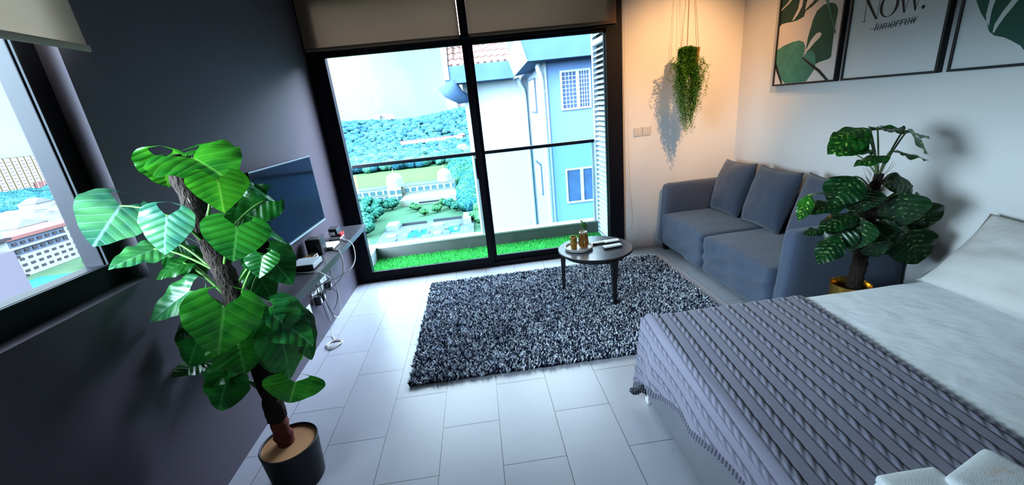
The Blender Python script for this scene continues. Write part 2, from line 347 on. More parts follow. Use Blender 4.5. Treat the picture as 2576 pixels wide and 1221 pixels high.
SPOT_LEAVES = [
    ((3.352, -2.15, 1.312), (3.136, -2.168, 1.309), 0.065, (0.01, -0.3, 0.96), 0.15, 0.1, 1),
    ((3.328, -2.164, 1.298), (3.085, -2.226, 1.251), 0.076, (-0.08, -0.38, 0.92), 0.15, 0.1, 1),
    ((3.342, -2.122, 1.265), (3.198, -2.152, 1.207), 0.079, (-0.27, -0.4, 0.88), 0.15, 0.1, 1),
    ((3.535, -2.011, 1.296), (3.903, -1.991, 1.245), 0.063, (0.14, -0.16, 0.98), 0.15, 0.1, 1),
    ((3.605, -2.093, 1.28), (3.401, -2.094, 1.285), 0.053, (-0.02, -0.19, -0.98), 0.15, 0.1, 1),
    ((3.604, -2.113, 1.275), (3.764, -2.13, 1.154), 0.072, (0.41, -0.65, 0.64), 0.15, 0.1, 1),
    ((3.473, -2.161, 1.184), (3.708, -2.168, 1.147), 0.048, (0.14, -0.22, 0.96), 0.15, 0.1, 1),
    ((3.444, -2.187, 1.17), (3.248, -2.206, 1.166), 0.051, (-0.0, -0.19, 0.98), 0.15, 0.1, 1),
    ((3.432, -1.995, 1.165), (3.586, -1.984, 1.184), 0.039, (-0.1, -0.26, 0.96), 0.15, 0.1, 1),
    ((3.329, -2.136, 1.071), (3.179, -2.179, 0.956), 0.097, (-0.41, -0.53, 0.74), 0.15, 0.1, 1),
    ((3.282, -2.15, 0.95), (3.046, -2.182, 0.941), 0.062, (0.01, -0.3, 0.95), 0.15, 0.1, 1),
    ((3.065, -2.168, 1.013), (3.0, -2.197, 0.887), 0.038, (-0.39, -0.83, 0.39), 0.15, 0.1, 1),
    ((3.377, -2.148, 0.996), (3.386, -2.174, 0.884), 0.086, (-0.61, -0.78, 0.13), 0.15, 0.1, 1),
    ((3.737, -2.08, 0.963), (3.579, -2.067, 1.005), 0.082, (0.13, -0.71, 0.7), 0.15, 0.1, 1),
    ((3.562, -2.17, 0.961), (3.616, -2.192, 0.768), 0.117, (-0.58, -0.81, -0.07), 0.15, 0.1, 1),
    ((3.779, -2.067, 0.902), (3.916, -2.08, 0.82), 0.064, (0.37, -0.61, 0.7), 0.15, 0.1, 1),
    ((3.799, -2.08, 0.857), (3.889, -2.092, 0.684), 0.098, (-0.39, -0.91, -0.14), 0.15, 0.1, 1),
    ((3.351, -2.148, 0.869), (3.132, -2.179, 0.828), 0.067, (-0.14, -0.3, 0.95), 0.15, 0.1, 1),
    ((3.352, -2.187, 0.853), (3.326, -2.212, 0.691), 0.083, (-0.7, -0.68, 0.21), 0.15, 0.1, 1),
    ((3.263, -2.175, 0.755), (3.116, -2.218, 0.653), 0.066, (-0.41, -0.46, 0.79), 0.15, 0.1, 1),
    ((3.697, -2.142, 0.734), (3.808, -2.162, 0.504), 0.118, (-0.26, -0.97, -0.04), 0.15, 0.1, 1),
    ((3.183, -2.15, 0.802), (3.061, -2.166, 0.807), 0.037, (0.08, -0.31, 0.95), 0.15, 0.1, 1),
    ((3.476, -2.158, 0.708), (3.517, -2.175, 0.601), 0.069, (-0.41, -0.91, -0.01), 0.15, 0.1, 1),
    ((3.533, -2.158, 0.816), (3.506, -2.176, 0.719), 0.061, (-0.72, -0.62, 0.32), 0.15, 0.1, 1),
    ((3.592, -2.131, 0.84), (3.73, -2.142, 0.737), 0.077, (0.37, -0.74, 0.56), 0.15, 0.1, 1),
    ((3.326, -2.148, 0.828), (3.224, -2.176, 0.687), 0.079, (-0.62, -0.56, 0.55), 0.15, 0.1, 1),
    ((3.5, -2.133, 0.935), (3.553, -2.157, 0.831), 0.072, (-0.35, -0.93, 0.04), 0.15, 0.1, 1),
    ((3.364, -2.114, 0.844), (3.291, -2.135, 0.757), 0.069, (-0.58, -0.54, 0.62), 0.15, 0.1, 1),
    ((3.609, -2.106, 0.707), (3.7, -2.117, 0.58), 0.079, (-0.09, -1.0, 0.02), 0.15, 0.1, 1),
    ((3.518, -2.093, 0.812), (3.381, -2.107, 0.783), 0.07, (-0.16, -0.34, 0.92), 0.15, 0.1, 1),
    ((3.707, -2.067, 0.659), (3.832, -2.068, 0.643), 0.063, (0.11, -0.47, 0.88), 0.15, 0.1, 1),
    ((3.509, -2.08, 0.712), (3.478, -2.093, 0.577), 0.084, (-0.74, -0.63, 0.23), 0.15, 0.1, 1),
    ((3.515, -2.145, 0.799), (3.45, -2.171, 0.702), 0.072, (-0.61, -0.57, 0.55), 0.15, 0.1, 1),
    ((3.428, -2.08, 0.929), (3.383, -2.094, 0.848), 0.056, (-0.67, -0.58, 0.47), 0.15, 0.1, 1),
    ((3.64, -2.06, 0.899), (3.699, -2.067, 0.755), 0.093, (-0.43, -0.89, -0.13), 0.15, 0.1, 1),
    ((3.721, -2.08, 0.756), (3.8, -2.092, 0.582), 0.105, (-0.38, -0.92, -0.11), 0.15, 0.1, 1),
    ((3.376, -2.066, 0.761), (3.295, -2.08, 0.669), 0.061, (-0.59, -0.54, 0.6), 0.15, 0.1, 1),
    ((3.602, -2.067, 1.005), (3.62, -2.067, 1.031), 0.016, (-0.77, -0.38, 0.52), 0.15, 0.1, 1),
]
ART = {
    'a_monstera': [[(-0.533, 2.001), (-0.533, 2.117), (-0.526, 2.2), (-0.525, 2.287), (-0.667, 2.348), (-0.865, 2.28), (-0.991, 2.17), (-0.93, 2.114), (-0.87, 2.081), (-0.805, 2.061), (-0.791, 2.025), (-0.731, 2.012), (-0.678, 2.011), (-0.6, 2.016), (-0.56, 2.015)]],
    'a_slits': [[(-0.535, 2.124), (-0.61, 2.166), (-0.657, 2.212), (-0.676, 2.193), (-0.625, 2.156), (-0.539, 2.117)], [(-0.671, 2.02), (-0.723, 2.095), (-0.736, 2.172), (-0.768, 2.165), (-0.763, 2.104), (-0.729, 2.055), (-0.687, 2.02)], [(-0.796, 2.069), (-0.805, 2.122), (-0.834, 2.183), (-0.865, 2.169), (-0.874, 2.113), (-0.839, 2.094), (-0.808, 2.074)]],
    'a_tall': [[(-0.85, 1.785), (-0.857, 1.863), (-0.886, 1.983), (-0.915, 2.038), (-0.974, 2.068), (-1.044, 2.065), (-1.081, 2.047), (-1.104, 2.011), (-1.105, 1.986), (-1.094, 1.879), (-1.097, 1.706), (-1.075, 1.692), (-1.003, 1.682), (-0.949, 1.667), (-0.879, 1.732)]],
    'a_slot': [[(-0.838, 1.765), (-0.859, 1.791), (-0.89, 1.844), (-0.936, 1.885), (-0.968, 1.888), (-0.989, 1.873), (-0.974, 1.852), (-0.923, 1.818), (-0.881, 1.781), (-0.848, 1.764), (-0.842, 1.739), (-0.832, 1.741)]],
    'a_heart': [[(-0.53, 1.82), (-0.603, 1.845), (-0.702, 1.861), (-0.776, 1.861), (-0.82, 1.843), (-0.841, 1.808), (-0.839, 1.758), (-0.818, 1.731), (-0.873, 1.768), (-0.911, 1.777), (-0.945, 1.745), (-0.966, 1.679), (-0.955, 1.63), (-0.922, 1.59), (-0.888, 1.552), (-0.794, 1.55), (-0.665, 1.55), (-0.606, 1.59), (-0.553, 1.666), (-0.53, 1.741)]],
    'a_stem': [[(-0.807, 1.736), (-0.839, 1.729), (-0.928, 1.676), (-1.013, 1.625), (-1.114, 1.54), (-1.088, 1.539), (-0.996, 1.612), (-0.91, 1.667)], [(-0.526, 1.741), (-0.547, 1.707), (-0.636, 1.55), (-0.614, 1.551), (-0.54, 1.667)]],
    'a_stem2': [[(-0.987, 2.094), (-1.009, 2.092), (-1.072, 1.954), (-1.115, 1.856), (-1.104, 1.854), (-1.066, 1.942)]],
    'c_monstera': [[(-1.959, 1.867), (-1.935, 1.946), (-1.968, 2.012), (-2.086, 2.019), (-2.248, 1.924), (-2.312, 1.791), (-2.307, 1.672), (-2.254, 1.605), (-2.206, 1.607), (-2.19, 1.627), (-2.146, 1.656), (-2.118, 1.673), (-2.073, 1.689), (-2.047, 1.712), (-2.026, 1.759), (-1.992, 1.805)]],
    'c_slits': [[(-2.026, 1.759), (-2.017, 1.791), (-2.018, 1.836), (-2.019, 1.876), (-2.033, 1.908), (-2.044, 1.892), (-2.043, 1.852), (-2.038, 1.809), (-2.04, 1.754), (-2.041, 1.736)], [(-2.064, 1.705), (-2.064, 1.741), (-2.086, 1.795), (-2.106, 1.829), (-2.122, 1.86), (-2.141, 1.876), (-2.15, 1.853), (-2.125, 1.812), (-2.097, 1.766), (-2.078, 1.725), (-2.07, 1.701)]],
}# ------------------------------------------------------------------ palette
M = {}
M['taupe'] = mat('dark_taupe_paint', (0.086, 0.071, 0.090), 0.55, spec=0.35, var=0.06, vscale=2, bump=0.06, bscale=240)
M['white_wall'] = mat('white_wall_paint', (0.63, 0.625, 0.62), 0.75, spec=0.25, var=0.02, vscale=2, bump=0.05, bscale=260)
M['ceiling'] = mat('ceiling_paint', (0.42, 0.41, 0.40), 0.9, var=0.02)
M['black_alu'] = mat('black_aluminium', (0.010, 0.010, 0.015), 0.45, spec=0.16, var=0.2, vscale=8)
M['grey_alu'] = mat('grey_aluminium', (0.30, 0.34, 0.38), 0.4, spec=0.5, var=0.05)
M['glass'] = glass_mat('clear_window_glass')
M['rail_glass'] = glass_mat('tinted_railing_glass', (0.80, 0.93, 0.95), 0.05)
M['blind'] = mat('beige_blind_cloth', (0.33, 0.255, 0.19), 0.9, var=0.06, vscale=3, bump=0.12, bscale=400, trans=0.12, stretch=(1, 1, 0.3))
M['door_blind'] = mat('shaded_blind_cloth', (0.27, 0.18, 0.12), 0.9, var=0.08, vscale=3, bump=0.12, bscale=400, trans=0.12, stretch=(1, 1, 0.3))  # same cloth as the side blind, with shade put into the colour
M['blind_bar'] = mat('beige_bar', (0.36, 0.29, 0.22), 0.6, var=0.04)
M['cord'] = mat('pale_cord', (0.55, 0.52, 0.48), 0.7)
M['concrete'] = mat('balcony_concrete', (0.13, 0.135, 0.135), 0.85, var=0.2, vscale=7, bump=0.1, bscale=90)
M['cap'] = mat('pale_curb_cap', (0.36, 0.38, 0.37), 0.7, var=0.08)
M['louver'] = mat('pale_louver_metal', (0.45, 0.52, 0.58), 0.45, var=0.05)
M['black_wood'] = mat('black_stained_wood', (0.014, 0.014, 0.017), 0.38, spec=0.45, var=0.5, vscale=9, stretch=(1, 9, 1), bump=0.05, bscale=60)
M['table_top'] = mat('charcoal_table_top', (0.085, 0.09, 0.105), 0.22, spec=0.7, var=0.25, vscale=8, stretch=(1, 7, 1), bump=0.04, bscale=70)
M['shelf'] = mat('charcoal_laminate', (0.05, 0.048, 0.056), 0.36, spec=0.5, var=0.25, vscale=8, stretch=(6, 1, 1))
M['sofa'] = mat('blue_grey_sofa_fabric', (0.078, 0.096, 0.140), 0.95, spec=0.15, var=0.14, vscale=90, bump=0.35, bscale=500, sheen=0.25, bdist=0.004)
M['sofa_dark'] = mat('sofa_cushion_fabric', (0.070, 0.082, 0.115), 0.95, spec=0.15, var=0.14, vscale=90, bump=0.35, bscale=500, sheen=0.25, bdist=0.004)
M['foot'] = mat('black_plastic', (0.012, 0.012, 0.014), 0.45, var=0.2)
M['bed_base'] = mat('pale_bed_base_cloth', (0.19, 0.19, 0.215), 0.85, var=0.06, vscale=30, bump=0.2, bscale=300)
M['sheet'] = mat('white_bed_linen', (0.83, 0.85, 0.88), 0.85, spec=0.2, var=0.03, vscale=4, bump=0.25, bscale=16, bdist=0.02)
M['pillow'] = mat('white_pillow_linen', (0.56, 0.545, 0.525), 0.88, spec=0.2, var=0.04, vscale=5, bump=0.3, bscale=14, bdist=0.02)
M['gold'] = mat('brushed_gold', (0.62, 0.38, 0.10), 0.25, metal=0.9, var=0.12, vscale=30)
M['gold_dark'] = mat('antique_gold', (0.50, 0.27, 0.09), 0.22, metal=0.9, var=0.35, vscale=60, stretch=(1, 1, .2))
M['marble'] = mat('grey_marbled_tray', (0.42, 0.39, 0.37), 0.35, var=0.4, vscale=14)
M['white_plastic'] = mat('white_plastic', (0.72, 0.72, 0.70), 0.4, var=0.03)
M['switch'] = mat('ivory_switch_plastic', (0.52, 0.50, 0.48), 0.55, spec=0.2, var=0.03)
M['grey_plastic'] = mat('silver_grey_plastic', (0.36, 0.40, 0.42), 0.4, var=0.06)
M['dark_plastic'] = mat('dark_plastic', (0.02, 0.02, 0.024), 0.4, var=0.2)
M['red_plastic'] = mat('red_plastic', (0.35, 0.015, 0.02), 0.4)
M['brass'] = mat('yellow_cable', (0.45, 0.26, 0.08), 0.4)
M['screen'] = mat('tv_screen', (0.006, 0.010, 0.018), 0.11, spec=0.06, var=0.1)
M['silver'] = mat('silver_trim', (0.55, 0.57, 0.6), 0.3, metal=0.8, var=0.05)
M['frame'] = mat('black_picture_frame', (0.012, 0.012, 0.016), 0.45, var=0.2)
M['paper'] = mat('pale_print_paper', (0.57, 0.58, 0.59), 0.6, var=0.02)
M['ink'] = mat('black_ink', (0.008, 0.014, 0.016), 0.6)
M['art_dark'] = mat('dark_green_ink', (0.012, 0.055, 0.040), 0.6, var=0.5, vscale=9)
M['art_mid'] = mat('deep_green_ink', (0.012, 0.085, 0.062), 0.6, var=0.35, vscale=8)
M['art_teal'] = mat('teal_green_ink', (0.05, 0.20, 0.16), 0.6, var=0.45, vscale=11)
M['art_blush'] = mat('blush_paper', (0.62, 0.56, 0.54), 0.6, var=0.02)
M['pot_dark'] = mat('matt_black_pot', (0.016, 0.016, 0.021), 0.6, var=0.2, vscale=9)
M['terracotta'] = mat('tan_pot_lining', (0.42, 0.22, 0.11), 0.8, var=0.15)
M['soil'] = mat('tan_plaster_soil', (0.30, 0.17, 0.10), 0.95, var=0.35, vscale=25, bump=0.6, bscale=70)
M['styro'] = mat('white_foam', (0.6, 0.58, 0.54), 0.9, var=0.15, vscale=30, bump=0.5, bscale=90)
M['bark'] = mat('coir_trunk', (0.024, 0.013, 0.009), 0.95, var=0.6, vscale=30, bump=1.0, bscale=110, stretch=(1, 1, .35), bdist=0.02)
M['bark_red'] = mat('reddish_stem_base', (0.15, 0.035, 0.024), 0.85, var=0.35, vscale=20, bump=0.6, bscale=60, stretch=(1, 1, .3))
M['stalk'] = mat('green_leaf_stalk', (0.10, 0.22, 0.045), 0.5, var=0.25, vscale=12)
M['stalk_pale'] = mat('pale_leaf_stalk', (0.16, 0.20, 0.10), 0.5, var=0.25, vscale=12)
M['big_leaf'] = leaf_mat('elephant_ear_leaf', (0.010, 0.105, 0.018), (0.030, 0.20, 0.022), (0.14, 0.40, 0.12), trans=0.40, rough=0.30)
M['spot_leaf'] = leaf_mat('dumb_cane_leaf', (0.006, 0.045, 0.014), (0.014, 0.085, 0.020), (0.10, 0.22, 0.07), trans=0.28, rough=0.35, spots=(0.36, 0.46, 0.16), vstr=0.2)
M['ivy'] = attr_mat('trailing_leaf', 0.55, 0.4)
M['pile'] = attr_mat('shag_pile', 0.95, 0.0, 0.1)
M['turf'] = attr_mat('plastic_turf', 0.75, 0.4, 0.15)
M['rug_base'] = mat('rug_backing', (0.06, 0.065, 0.08), 0.95)
M['towel'] = towel_mat()
M['floor'] = floor_mat()

R, WD = 4.047, 2.853          # right wall, right edge of the balcony door
CZ = 2.78                     # ceiling

# ------------------------------------------------------------------ room shell
struct(MB().box(-0.22, R + 0.15, -5.6, 0.0, -0.12, 0.0).build('floor', M['floor']))
struct(MB().box(-0.22, R + 0.15, -5.6, 0.15, CZ, CZ + 0.12).build('ceiling', M['ceiling']))
WY0, WY1, WZ0, WZ1 = -3.75, -2.40, 1.08, 2.70       # left window opening
b = MB().box(-0.22, 0, -5.6, 0.0, 0, WZ0).box(-0.22, 0, WY1, 0.0, WZ0, WZ1).box(-0.22, 0, -5.6, WY0, WZ0, WZ1).box(-0.22, 0, -5.6, 0.0, WZ1, CZ)
struct(b.build('wall_left', M['taupe']))
b = MB().box(WD, R + 0.15, 0, 0.15, 0, CZ).box(-0.22, WD, 0, 0.15, 2.70, CZ)
struct(b.build('wall_back', M['white_wall']))
struct(MB().box(R, R + 0.15, -5.6, 0, 0, CZ).build('wall_right', M['white_wall']))
struct(MB().box(-0.22, R + 0.15, -5.75, -5.6, 0, CZ).build('wall_rear', mat('dark_rear_wall', (.09, .08, .085), .8)))

# left window
w = thing('window_1', (-0.10, -3.08, WZ0), None, None, None, 'structure')
fx0, fx1 = -0.14, -0.07
b = MB().box(fx0, fx1, WY1 - 0.095, WY1, WZ0, WZ1).box(fx0, fx1, WY0, WY0 + 0.09, WZ0, WZ1).box(fx0, fx1, WY0 + .09, WY1 - .095, WZ0, WZ0 + .095).box(fx0, fx1, WY0 + .09, WY1 - .095, WZ1 - .09, WZ1)
b.build('window_frame', M['black_alu'], w, bevel=0.004)
b = MB().box(-0.066, -0.058, WY1 - 0.090, WY1 - 0.084, WZ0 + .095, WZ1 - .09).box(-0.066, -0.058, WY0 + 0.09, WY1 - 0.084, WZ0 + .088, WZ0 + .094)
b.build('glazing_bead', mat('dim_aluminium', (.03, .033, .04), .5, spec=.1), w)
MB().box(-0.108, -0.102, WY0 + .085, WY1 - .09, WZ0 + .09, WZ1 - .085).build('window_pane', M['glass'], w)

# balcony door: fixed frame, two sliding leaves
d = thing('door_1', (1.42, 0.02, 0), None, None, None, 'structure')
Y0, Y1 = -0.03, 0.07
b = MB().box(0.002, 0.155, Y0, Y1, 0, 2.70).box(2.70, WD, Y0, Y1, 0, 2.70).box(.155, 2.70, Y0, Y1, 0, 0.045).box(.155, 2.70, Y0, Y1, 2.19, 2.245).box(.155, 2.70, Y0, Y1, 2.64, 2.70)
b.box(1.375, 1.447, -0.105, Y0, 2.205, 2.70)
b.build('door_frame', M['black_alu'], d, bevel=0.004)
for k, (x0, x1, yy) in enumerate(((0.155, 1.437, 0.0), (1.395, 2.70, 0.035))):
    s = MB().box(x0, x1, yy - .028, yy + .004, 0.045, 0.108).box(x0, x1, yy - .028, yy + .004, 2.16, 2.19)
    l, r_ = (0.006, 0.062) if k == 0 else (0.075, 0.006)
    s.box(x0, x0 + l, yy - .028, yy + .004, .108, 2.16).box(x1 - r_, x1, yy - .028, yy + .004, .108, 2.16)
    lf = s.build('sliding_leaf', M['black_alu'], d, bevel=0.003)
    MB().box(x0 + .004, x1 - .004, yy - .014, yy - .008, .10, 2.17).build('pane', M['glass'], lf)
MB().box(0.155, 2.70, 0.03, 0.036, 2.245, 2.64).build('transom_pane', M['glass'], d)
MB().rbox(1.362, 1.376, -0.05, -0.03, 0.95, 1.15, .004, 3).build('pull_handle', M['black_alu'], d)

# ------------------------------------------------------------------ balcony
struct(MB().box(-0.22, 2.95, 0.071, 0.95, -0.15, 0.0).build('balcony_slab', M['concrete']))
c_ = MB().box(0.07, 2.75, 0.60, 0.72, 0, 0.165).box(-0.08, 0.07, 0.075, 0.72, 0, 0.165)
struct(c_.build('balcony_curb', M['concrete'], bevel=.004))
struct(MB().box(0.066, 2.75, 0.596, 0.73, 0.165, 0.185).box(-0.09, 0.074, 0.075, 0.73, 0.165, 0.185).build('curb_cap', M['cap'], bevel=.003))
rl = thing('balcony_railing', (1.37, 0.66, 0.185), 'frameless glass balcony railing with a black top rail above the turf', 'railing')
MB().box(0.0, 2.74, 0.60, 0.65, 1.115, 1.152).build('handrail', M['black_alu'], rl, bevel=.006)
for x0, x1 in ((0.02, 1.345), (1.375, 2.72)):
    MB().box(x0, x1, 0.618, 0.630, 0.185, 1.118).build('glass_panel', M['rail_glass'], rl)
for x in (1.36, 2.725): MB().box(x - .013, x + .013, .613, .635, .185, 1.115).build('glass_clamp_post', M['louver'], rl)
lv = thing('louver_screen', (2.79, 0.35, 0.0), 'tall pale metal louver screen closing the right end of the balcony', 'louver screen')
MB().box(2.752, 2.80, 0.595, 0.645, 0.0, 2.9).box(2.752, 2.80, 0.076, 0.10, 0.0, 2.9).box(2.752, 2.80, .1, .6, 0, .05).box(2.752, 2.80, .1, .6, 2.12, 2.17).build('louver_frame', M['louver'], lv, bevel=.003)
s = MB()
for i in range(38):
    z = 0.075 + i * 0.0535
    s.hexa([(2.752, .1, z), (2.80, .1, z + .030), (2.80, .596, z + .030), (2.752, .596, z), (2.752, .1, z + .006), (2.80, .1, z + .036), (2.80, .596, z + .036), (2.752, .596, z + .006)])
for z in (2.20, 2.28, 2.36, 2.44): s.hexa([(2.752, .1, z), (2.80, .1, z + .030), (2.80, .596, z + .030), (2.752, .596, z), (2.752, .1, z + .006), (2.80, .1, z + .036), (2.80, .596, z + .036), (2.752, .596, z + .006)])
s.build('louver_slats', M['louver'], lv)
MB().box(2.806, 2.81, .08, .64, 0, 2.9).build('backing_sheet', M['foot'], lv)

def blades(name, m, n, x0, x1, y0, y1, z0, hmin, hmax, w, lean, cols, parent=None, jit=0.0, hole=None):
    """a field of short bent blades, one mesh"""
    rng = np.random.default_rng(5)
    px = rng.uniform(x0, x1, n); py = rng.uniform(y0, y1, n)
    h = rng.uniform(hmin, hmax, n); a = rng.uniform(0, 2 * pi, n); la = rng.uniform(0, 2 * pi, n); ln = rng.uniform(0.2, 1, n) * lean
    ww = w * rng.uniform(.7, 1.3, n)
    V = np.zeros((n, 5, 3)); ca, sa = np.cos(a) * ww / 2, np.sin(a) * ww / 2
    lx, ly = np.cos(la) * ln, np.sin(la) * ln
    V[:, 0] = np.stack([px - ca, py - sa, np.full(n, z0)], 1); V[:, 1] = np.stack([px + ca, py + sa, np.full(n, z0)], 1)
    V[:, 2] = np.stack([px - ca + lx * .4, py - sa + ly * .4, z0 + h * .65], 1); V[:, 3] = np.stack([px + ca + lx * .4, py + sa + ly * .4, z0 + h * .65], 1)
    V[:, 4] = np.stack([px + lx, py + ly, z0 + h], 1)
    ox = parent_org(parent) if parent is not None else Vector(((x0 + x1) / 2, (y0 + y1) / 2, z0))
    V -= np.array(ox)
    me = bpy.data.meshes.new(name); me.vertices.add(n * 5); me.vertices.foreach_set('co', V.ravel())
    k = np.arange(n)[:, None] * 5
    loops = np.concatenate([k + np.array([[0, 1, 3, 2]]), k + np.array([[2, 3, 4]])], 1).ravel()
    me.loops.add(len(loops)); me.loops.foreach_set('vertex_index', loops)
    st = np.stack([np.arange(n) * 7, np.arange(n) * 7 + 4], 1).ravel()
    me.polygons.add(n * 2); me.polygons.foreach_set('loop_start', st); me.polygons.foreach_set('loop_total', np.tile([4, 3], n))
    me.update(calc_edges=True)
    ci = rng.choice(len(cols), n, p=[c[3] for c in cols]); base = np.array([c[:3] for c in cols])[ci] * rng.uniform(.8, 1.2, (n, 1))
    cc = np.ones((n, 5, 4)); cc[:, :, :3] = base[:, None, :]; cc[:, :2, :3] *= .3  # roots darkened: shade between the blades put into the colour
    ca_ = me.color_attributes.new('Col', 'FLOAT_COLOR', 'POINT'); ca_.data.foreach_set('color', cc.ravel())
    me.materials.append(m); ob = bpy.data.objects.new(name, me); COL.objects.link(ob)
    if parent is not None: ob.parent = parent
    else: ob.location = ox
    return ob
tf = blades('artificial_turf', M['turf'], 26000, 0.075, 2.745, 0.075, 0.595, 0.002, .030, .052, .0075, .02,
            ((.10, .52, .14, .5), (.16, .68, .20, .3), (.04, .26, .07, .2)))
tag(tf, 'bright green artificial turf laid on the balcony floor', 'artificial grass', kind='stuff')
struct(MB().box(0.071, 2.749, 0.072, 0.599, 0.0, 0.012).build('turf_backing', mat('turf_backing_green', (.02, .10, .025), .9)))

# ------------------------------------------------------------------ roller blinds
def door_blind(x0, x1, zb, label, chain=None):
    t = thing('roller_blind', ((x0 + x1) / 2, -0.06, zb), label, 'blind', 'roller blinds over the balcony door')
    def f(u, v):
        x = x0 + (x1 - x0) * u; z = zb + .02 + (2.70 - zb) * v
        return (x, -0.060 + .004 * sin(u * 9 + x0 * 3) * (1 - v * .6), z)
    g_ = MB().grid(f, 40, 10); g_.build('blind_cloth', M['door_blind'], t, smooth=True)
    MB().rbox(x0, x1, -0.067, -0.053, zb, zb + .028, .006, 4).build('bottom_bar', M['door_blind'], t, smooth='auto')
    MB().tube([(x0 - .005, -.06, 2.735), (x1 + .005, -.06, 2.735)], .032, 16).build('roller_tube', M['blind_bar'], t, smooth='auto')
    if chain: MB().tube(spline(chain, 10), .0022, 6).build('pull_chain', M['cord'], t, smooth=True)
door_blind(0.022, 1.366, 2.212, 'left of the two beige roller blinds over the balcony door, on the dark-wall side')
door_blind(1.448, 2.792, 2.215, 'right of the two beige roller blinds over the balcony door, beside the warm-lit wall',
           [(2.872, -.035, 2.70), (2.874, -.035, 1.9), (2.884, -.033, 1.1), (2.895, -.033, .7), (2.925, -.03, .38), (2.92, -.028, .26), (2.885, -.025, .215)])
t = thing('roller_blind', (0.06, -3.1, 1.93), 'beige roller blind half covering the side window in the dark wall', 'blind')
def f(u, v):
    y = -3.85 + (3.85 - 2.345) * u; z = 1.945 + .80 * v
    return (0.045 + .012 * (1 - v) ** 3 + .003 * sin(u * 17), y, z)
MB().grid(f, 30, 8).build('blind_cloth', M['blind'], t, smooth=True)
MB().rbox(0.05, 0.066, -3.85, -2.345, 1.925, 1.95, .006, 3).build('bottom_bar', mat('pale_blind_hem', (.5, .42, .34), .7), t, smooth='auto')
MB().tube([(0.045, -3.87, 2.745), (0.045, -2.335, 2.745)], .030, 16).build('roller_tube', M['blind_bar'], t, smooth='auto')

# ------------------------------------------------------------------ shelf, tv and what lies on the shelf
SZ = 0.68
sh = thing('wall_shelf', (0.13, -1.25, SZ - .045), 'long charcoal floating shelf along the dark wall under the television', 'shelf')
MB().box(0.001, 0.258, -2.28, -0.235, SZ - .045, SZ).build('shelf_board', M['shelf'], sh, bevel=.002)
MB().box(0.001, 0.05, -2.20, -0.30, SZ - .085, SZ - .0455).build('wall_batten', M['shelf'], sh)
tv = thing('television', (0.06, -1.2, 0.88), 'flat black television on the dark wall above the shelf', 'television')
TY0, TY1, TZ0, TZ1 = -1.655, -0.738, 0.876, 1.388
MB().box(0.075, 0.1, TY0, TY1, TZ0, TZ1).build('bezel', M['foot'], tv, bevel=.003)
MB().box(0.1, 0.1015, TY0 + .010, TY1 - .008, TZ0 + .018, TZ1 - .010).build('screen', M['screen'], tv)
MB().box(0.1005, 0.1035, TY0, TY1, TZ0, TZ0 + .010).build('lower_trim', M['silver'], tv)
MB().box(0.098, 0.1025, TY0, TY1, TZ1 - .004, TZ1 + .001).build('upper_trim', M['silver'], tv)
MB().rbox(0.028, 0.078, TY0 + .004, TY1 - .10, TZ0 + .004, TZ1 - .05, .012, 6).build('rear_housing', M['foot'], tv, smooth='auto')
MB().box(0.001, 0.03, -1.4, -1.0, 1.0, 1.28).build('wall_bracket', M['foot'], tv)

t = thing('set_top_box', (0.125, -1.33, SZ), 'flat silver-grey box with a dark front at the near end of the shelf', 'set-top box')
MB().rbox(0.045, 0.204, -1.405, -1.236, SZ + .006, SZ + .044, .006, 6).build('casing', M['grey_plastic'], t, smooth='auto')
MB().box(0.05, 0.197, -1.4075, -1.4045, SZ + .008, SZ + .036).build('front_panel', M['foot'], t)
for x, y in ((.06, -1.38), (.19, -1.38), (.06, -1.26), (.19, -1.26)): MB().lathe([(.008, 0), (.008, .007)], (x, y, SZ), 10).build('foot', M['foot'], t)
t = thing('speaker', (0.10, -1.02, SZ), 'small upright black speaker box standing on the shelf', 'speaker')
MB().rbox(0.038, 0.150, -1.075, -0.965, SZ, SZ + .125, .010, 6).build('cabinet', M['dark_plastic'], t, smooth='auto')
q = MB().lathe([(.034, 0), (.034, .002), (.028, .003), (.010, -.002), (0, .001)], (0, 0, 0), 24)
q.v = [(.094 + x, -1.0752 - z, SZ + .065 + y) for x, y, z in q.v]
q.build('driver_cone', M['foot'], t, smooth=True)
t = thing('router', (0.14, -0.89, SZ), 'flat white router box lying behind the black speaker', 'router')
MB().rbox(0.075, 0.198, -0.975, -0.81, SZ + .003, SZ + .026, .007, 6).build('casing', M['white_plastic'], t, smooth='auto')
MB().box(0.09, 0.185, -0.972, -0.815, SZ, SZ + .004).build('base_plate', M['dark_plastic'], t)
t = thing('charger_dock', (0.12, -0.6, SZ), 'small black, white and red gadget at the balcony end of the shelf', 'gadget')
MB().rbox(0.07, 0.165, -0.70, -0.58, SZ, SZ + .022, .006, 5).build('base', M['white_plastic'], t, smooth='auto')
MB().hexa([(.075, -.66, SZ + .022), (.15, -.68, SZ + .022), (.15, -.58, SZ + .022), (.075, -.56, SZ + .022), (.06, -.64, SZ + .085), (.135, -.66, SZ + .085), (.135, -.57, SZ + .09), (.06, -.55, SZ + .09)]).build('body', M['dark_plastic'], t, bevel=.004)
MB().hexa([(.075, -.684, SZ + .04), (.125, -.692, SZ + .04), (.125, -.686, SZ + .04), (.075, -.678, SZ + .04), (.07, -.674, SZ + .062), (.12, -.682, SZ + .062), (.12, -.676, SZ + .062), (.07, -.668, SZ + .062)]).build('paper_tag', M['white_plastic'], t)
MB().rbox(0.150, 0.176, -0.69, -0.60, SZ + .02, SZ + .05, .005, 4).build('side_clip', M['red_plastic'], t, smooth='auto')

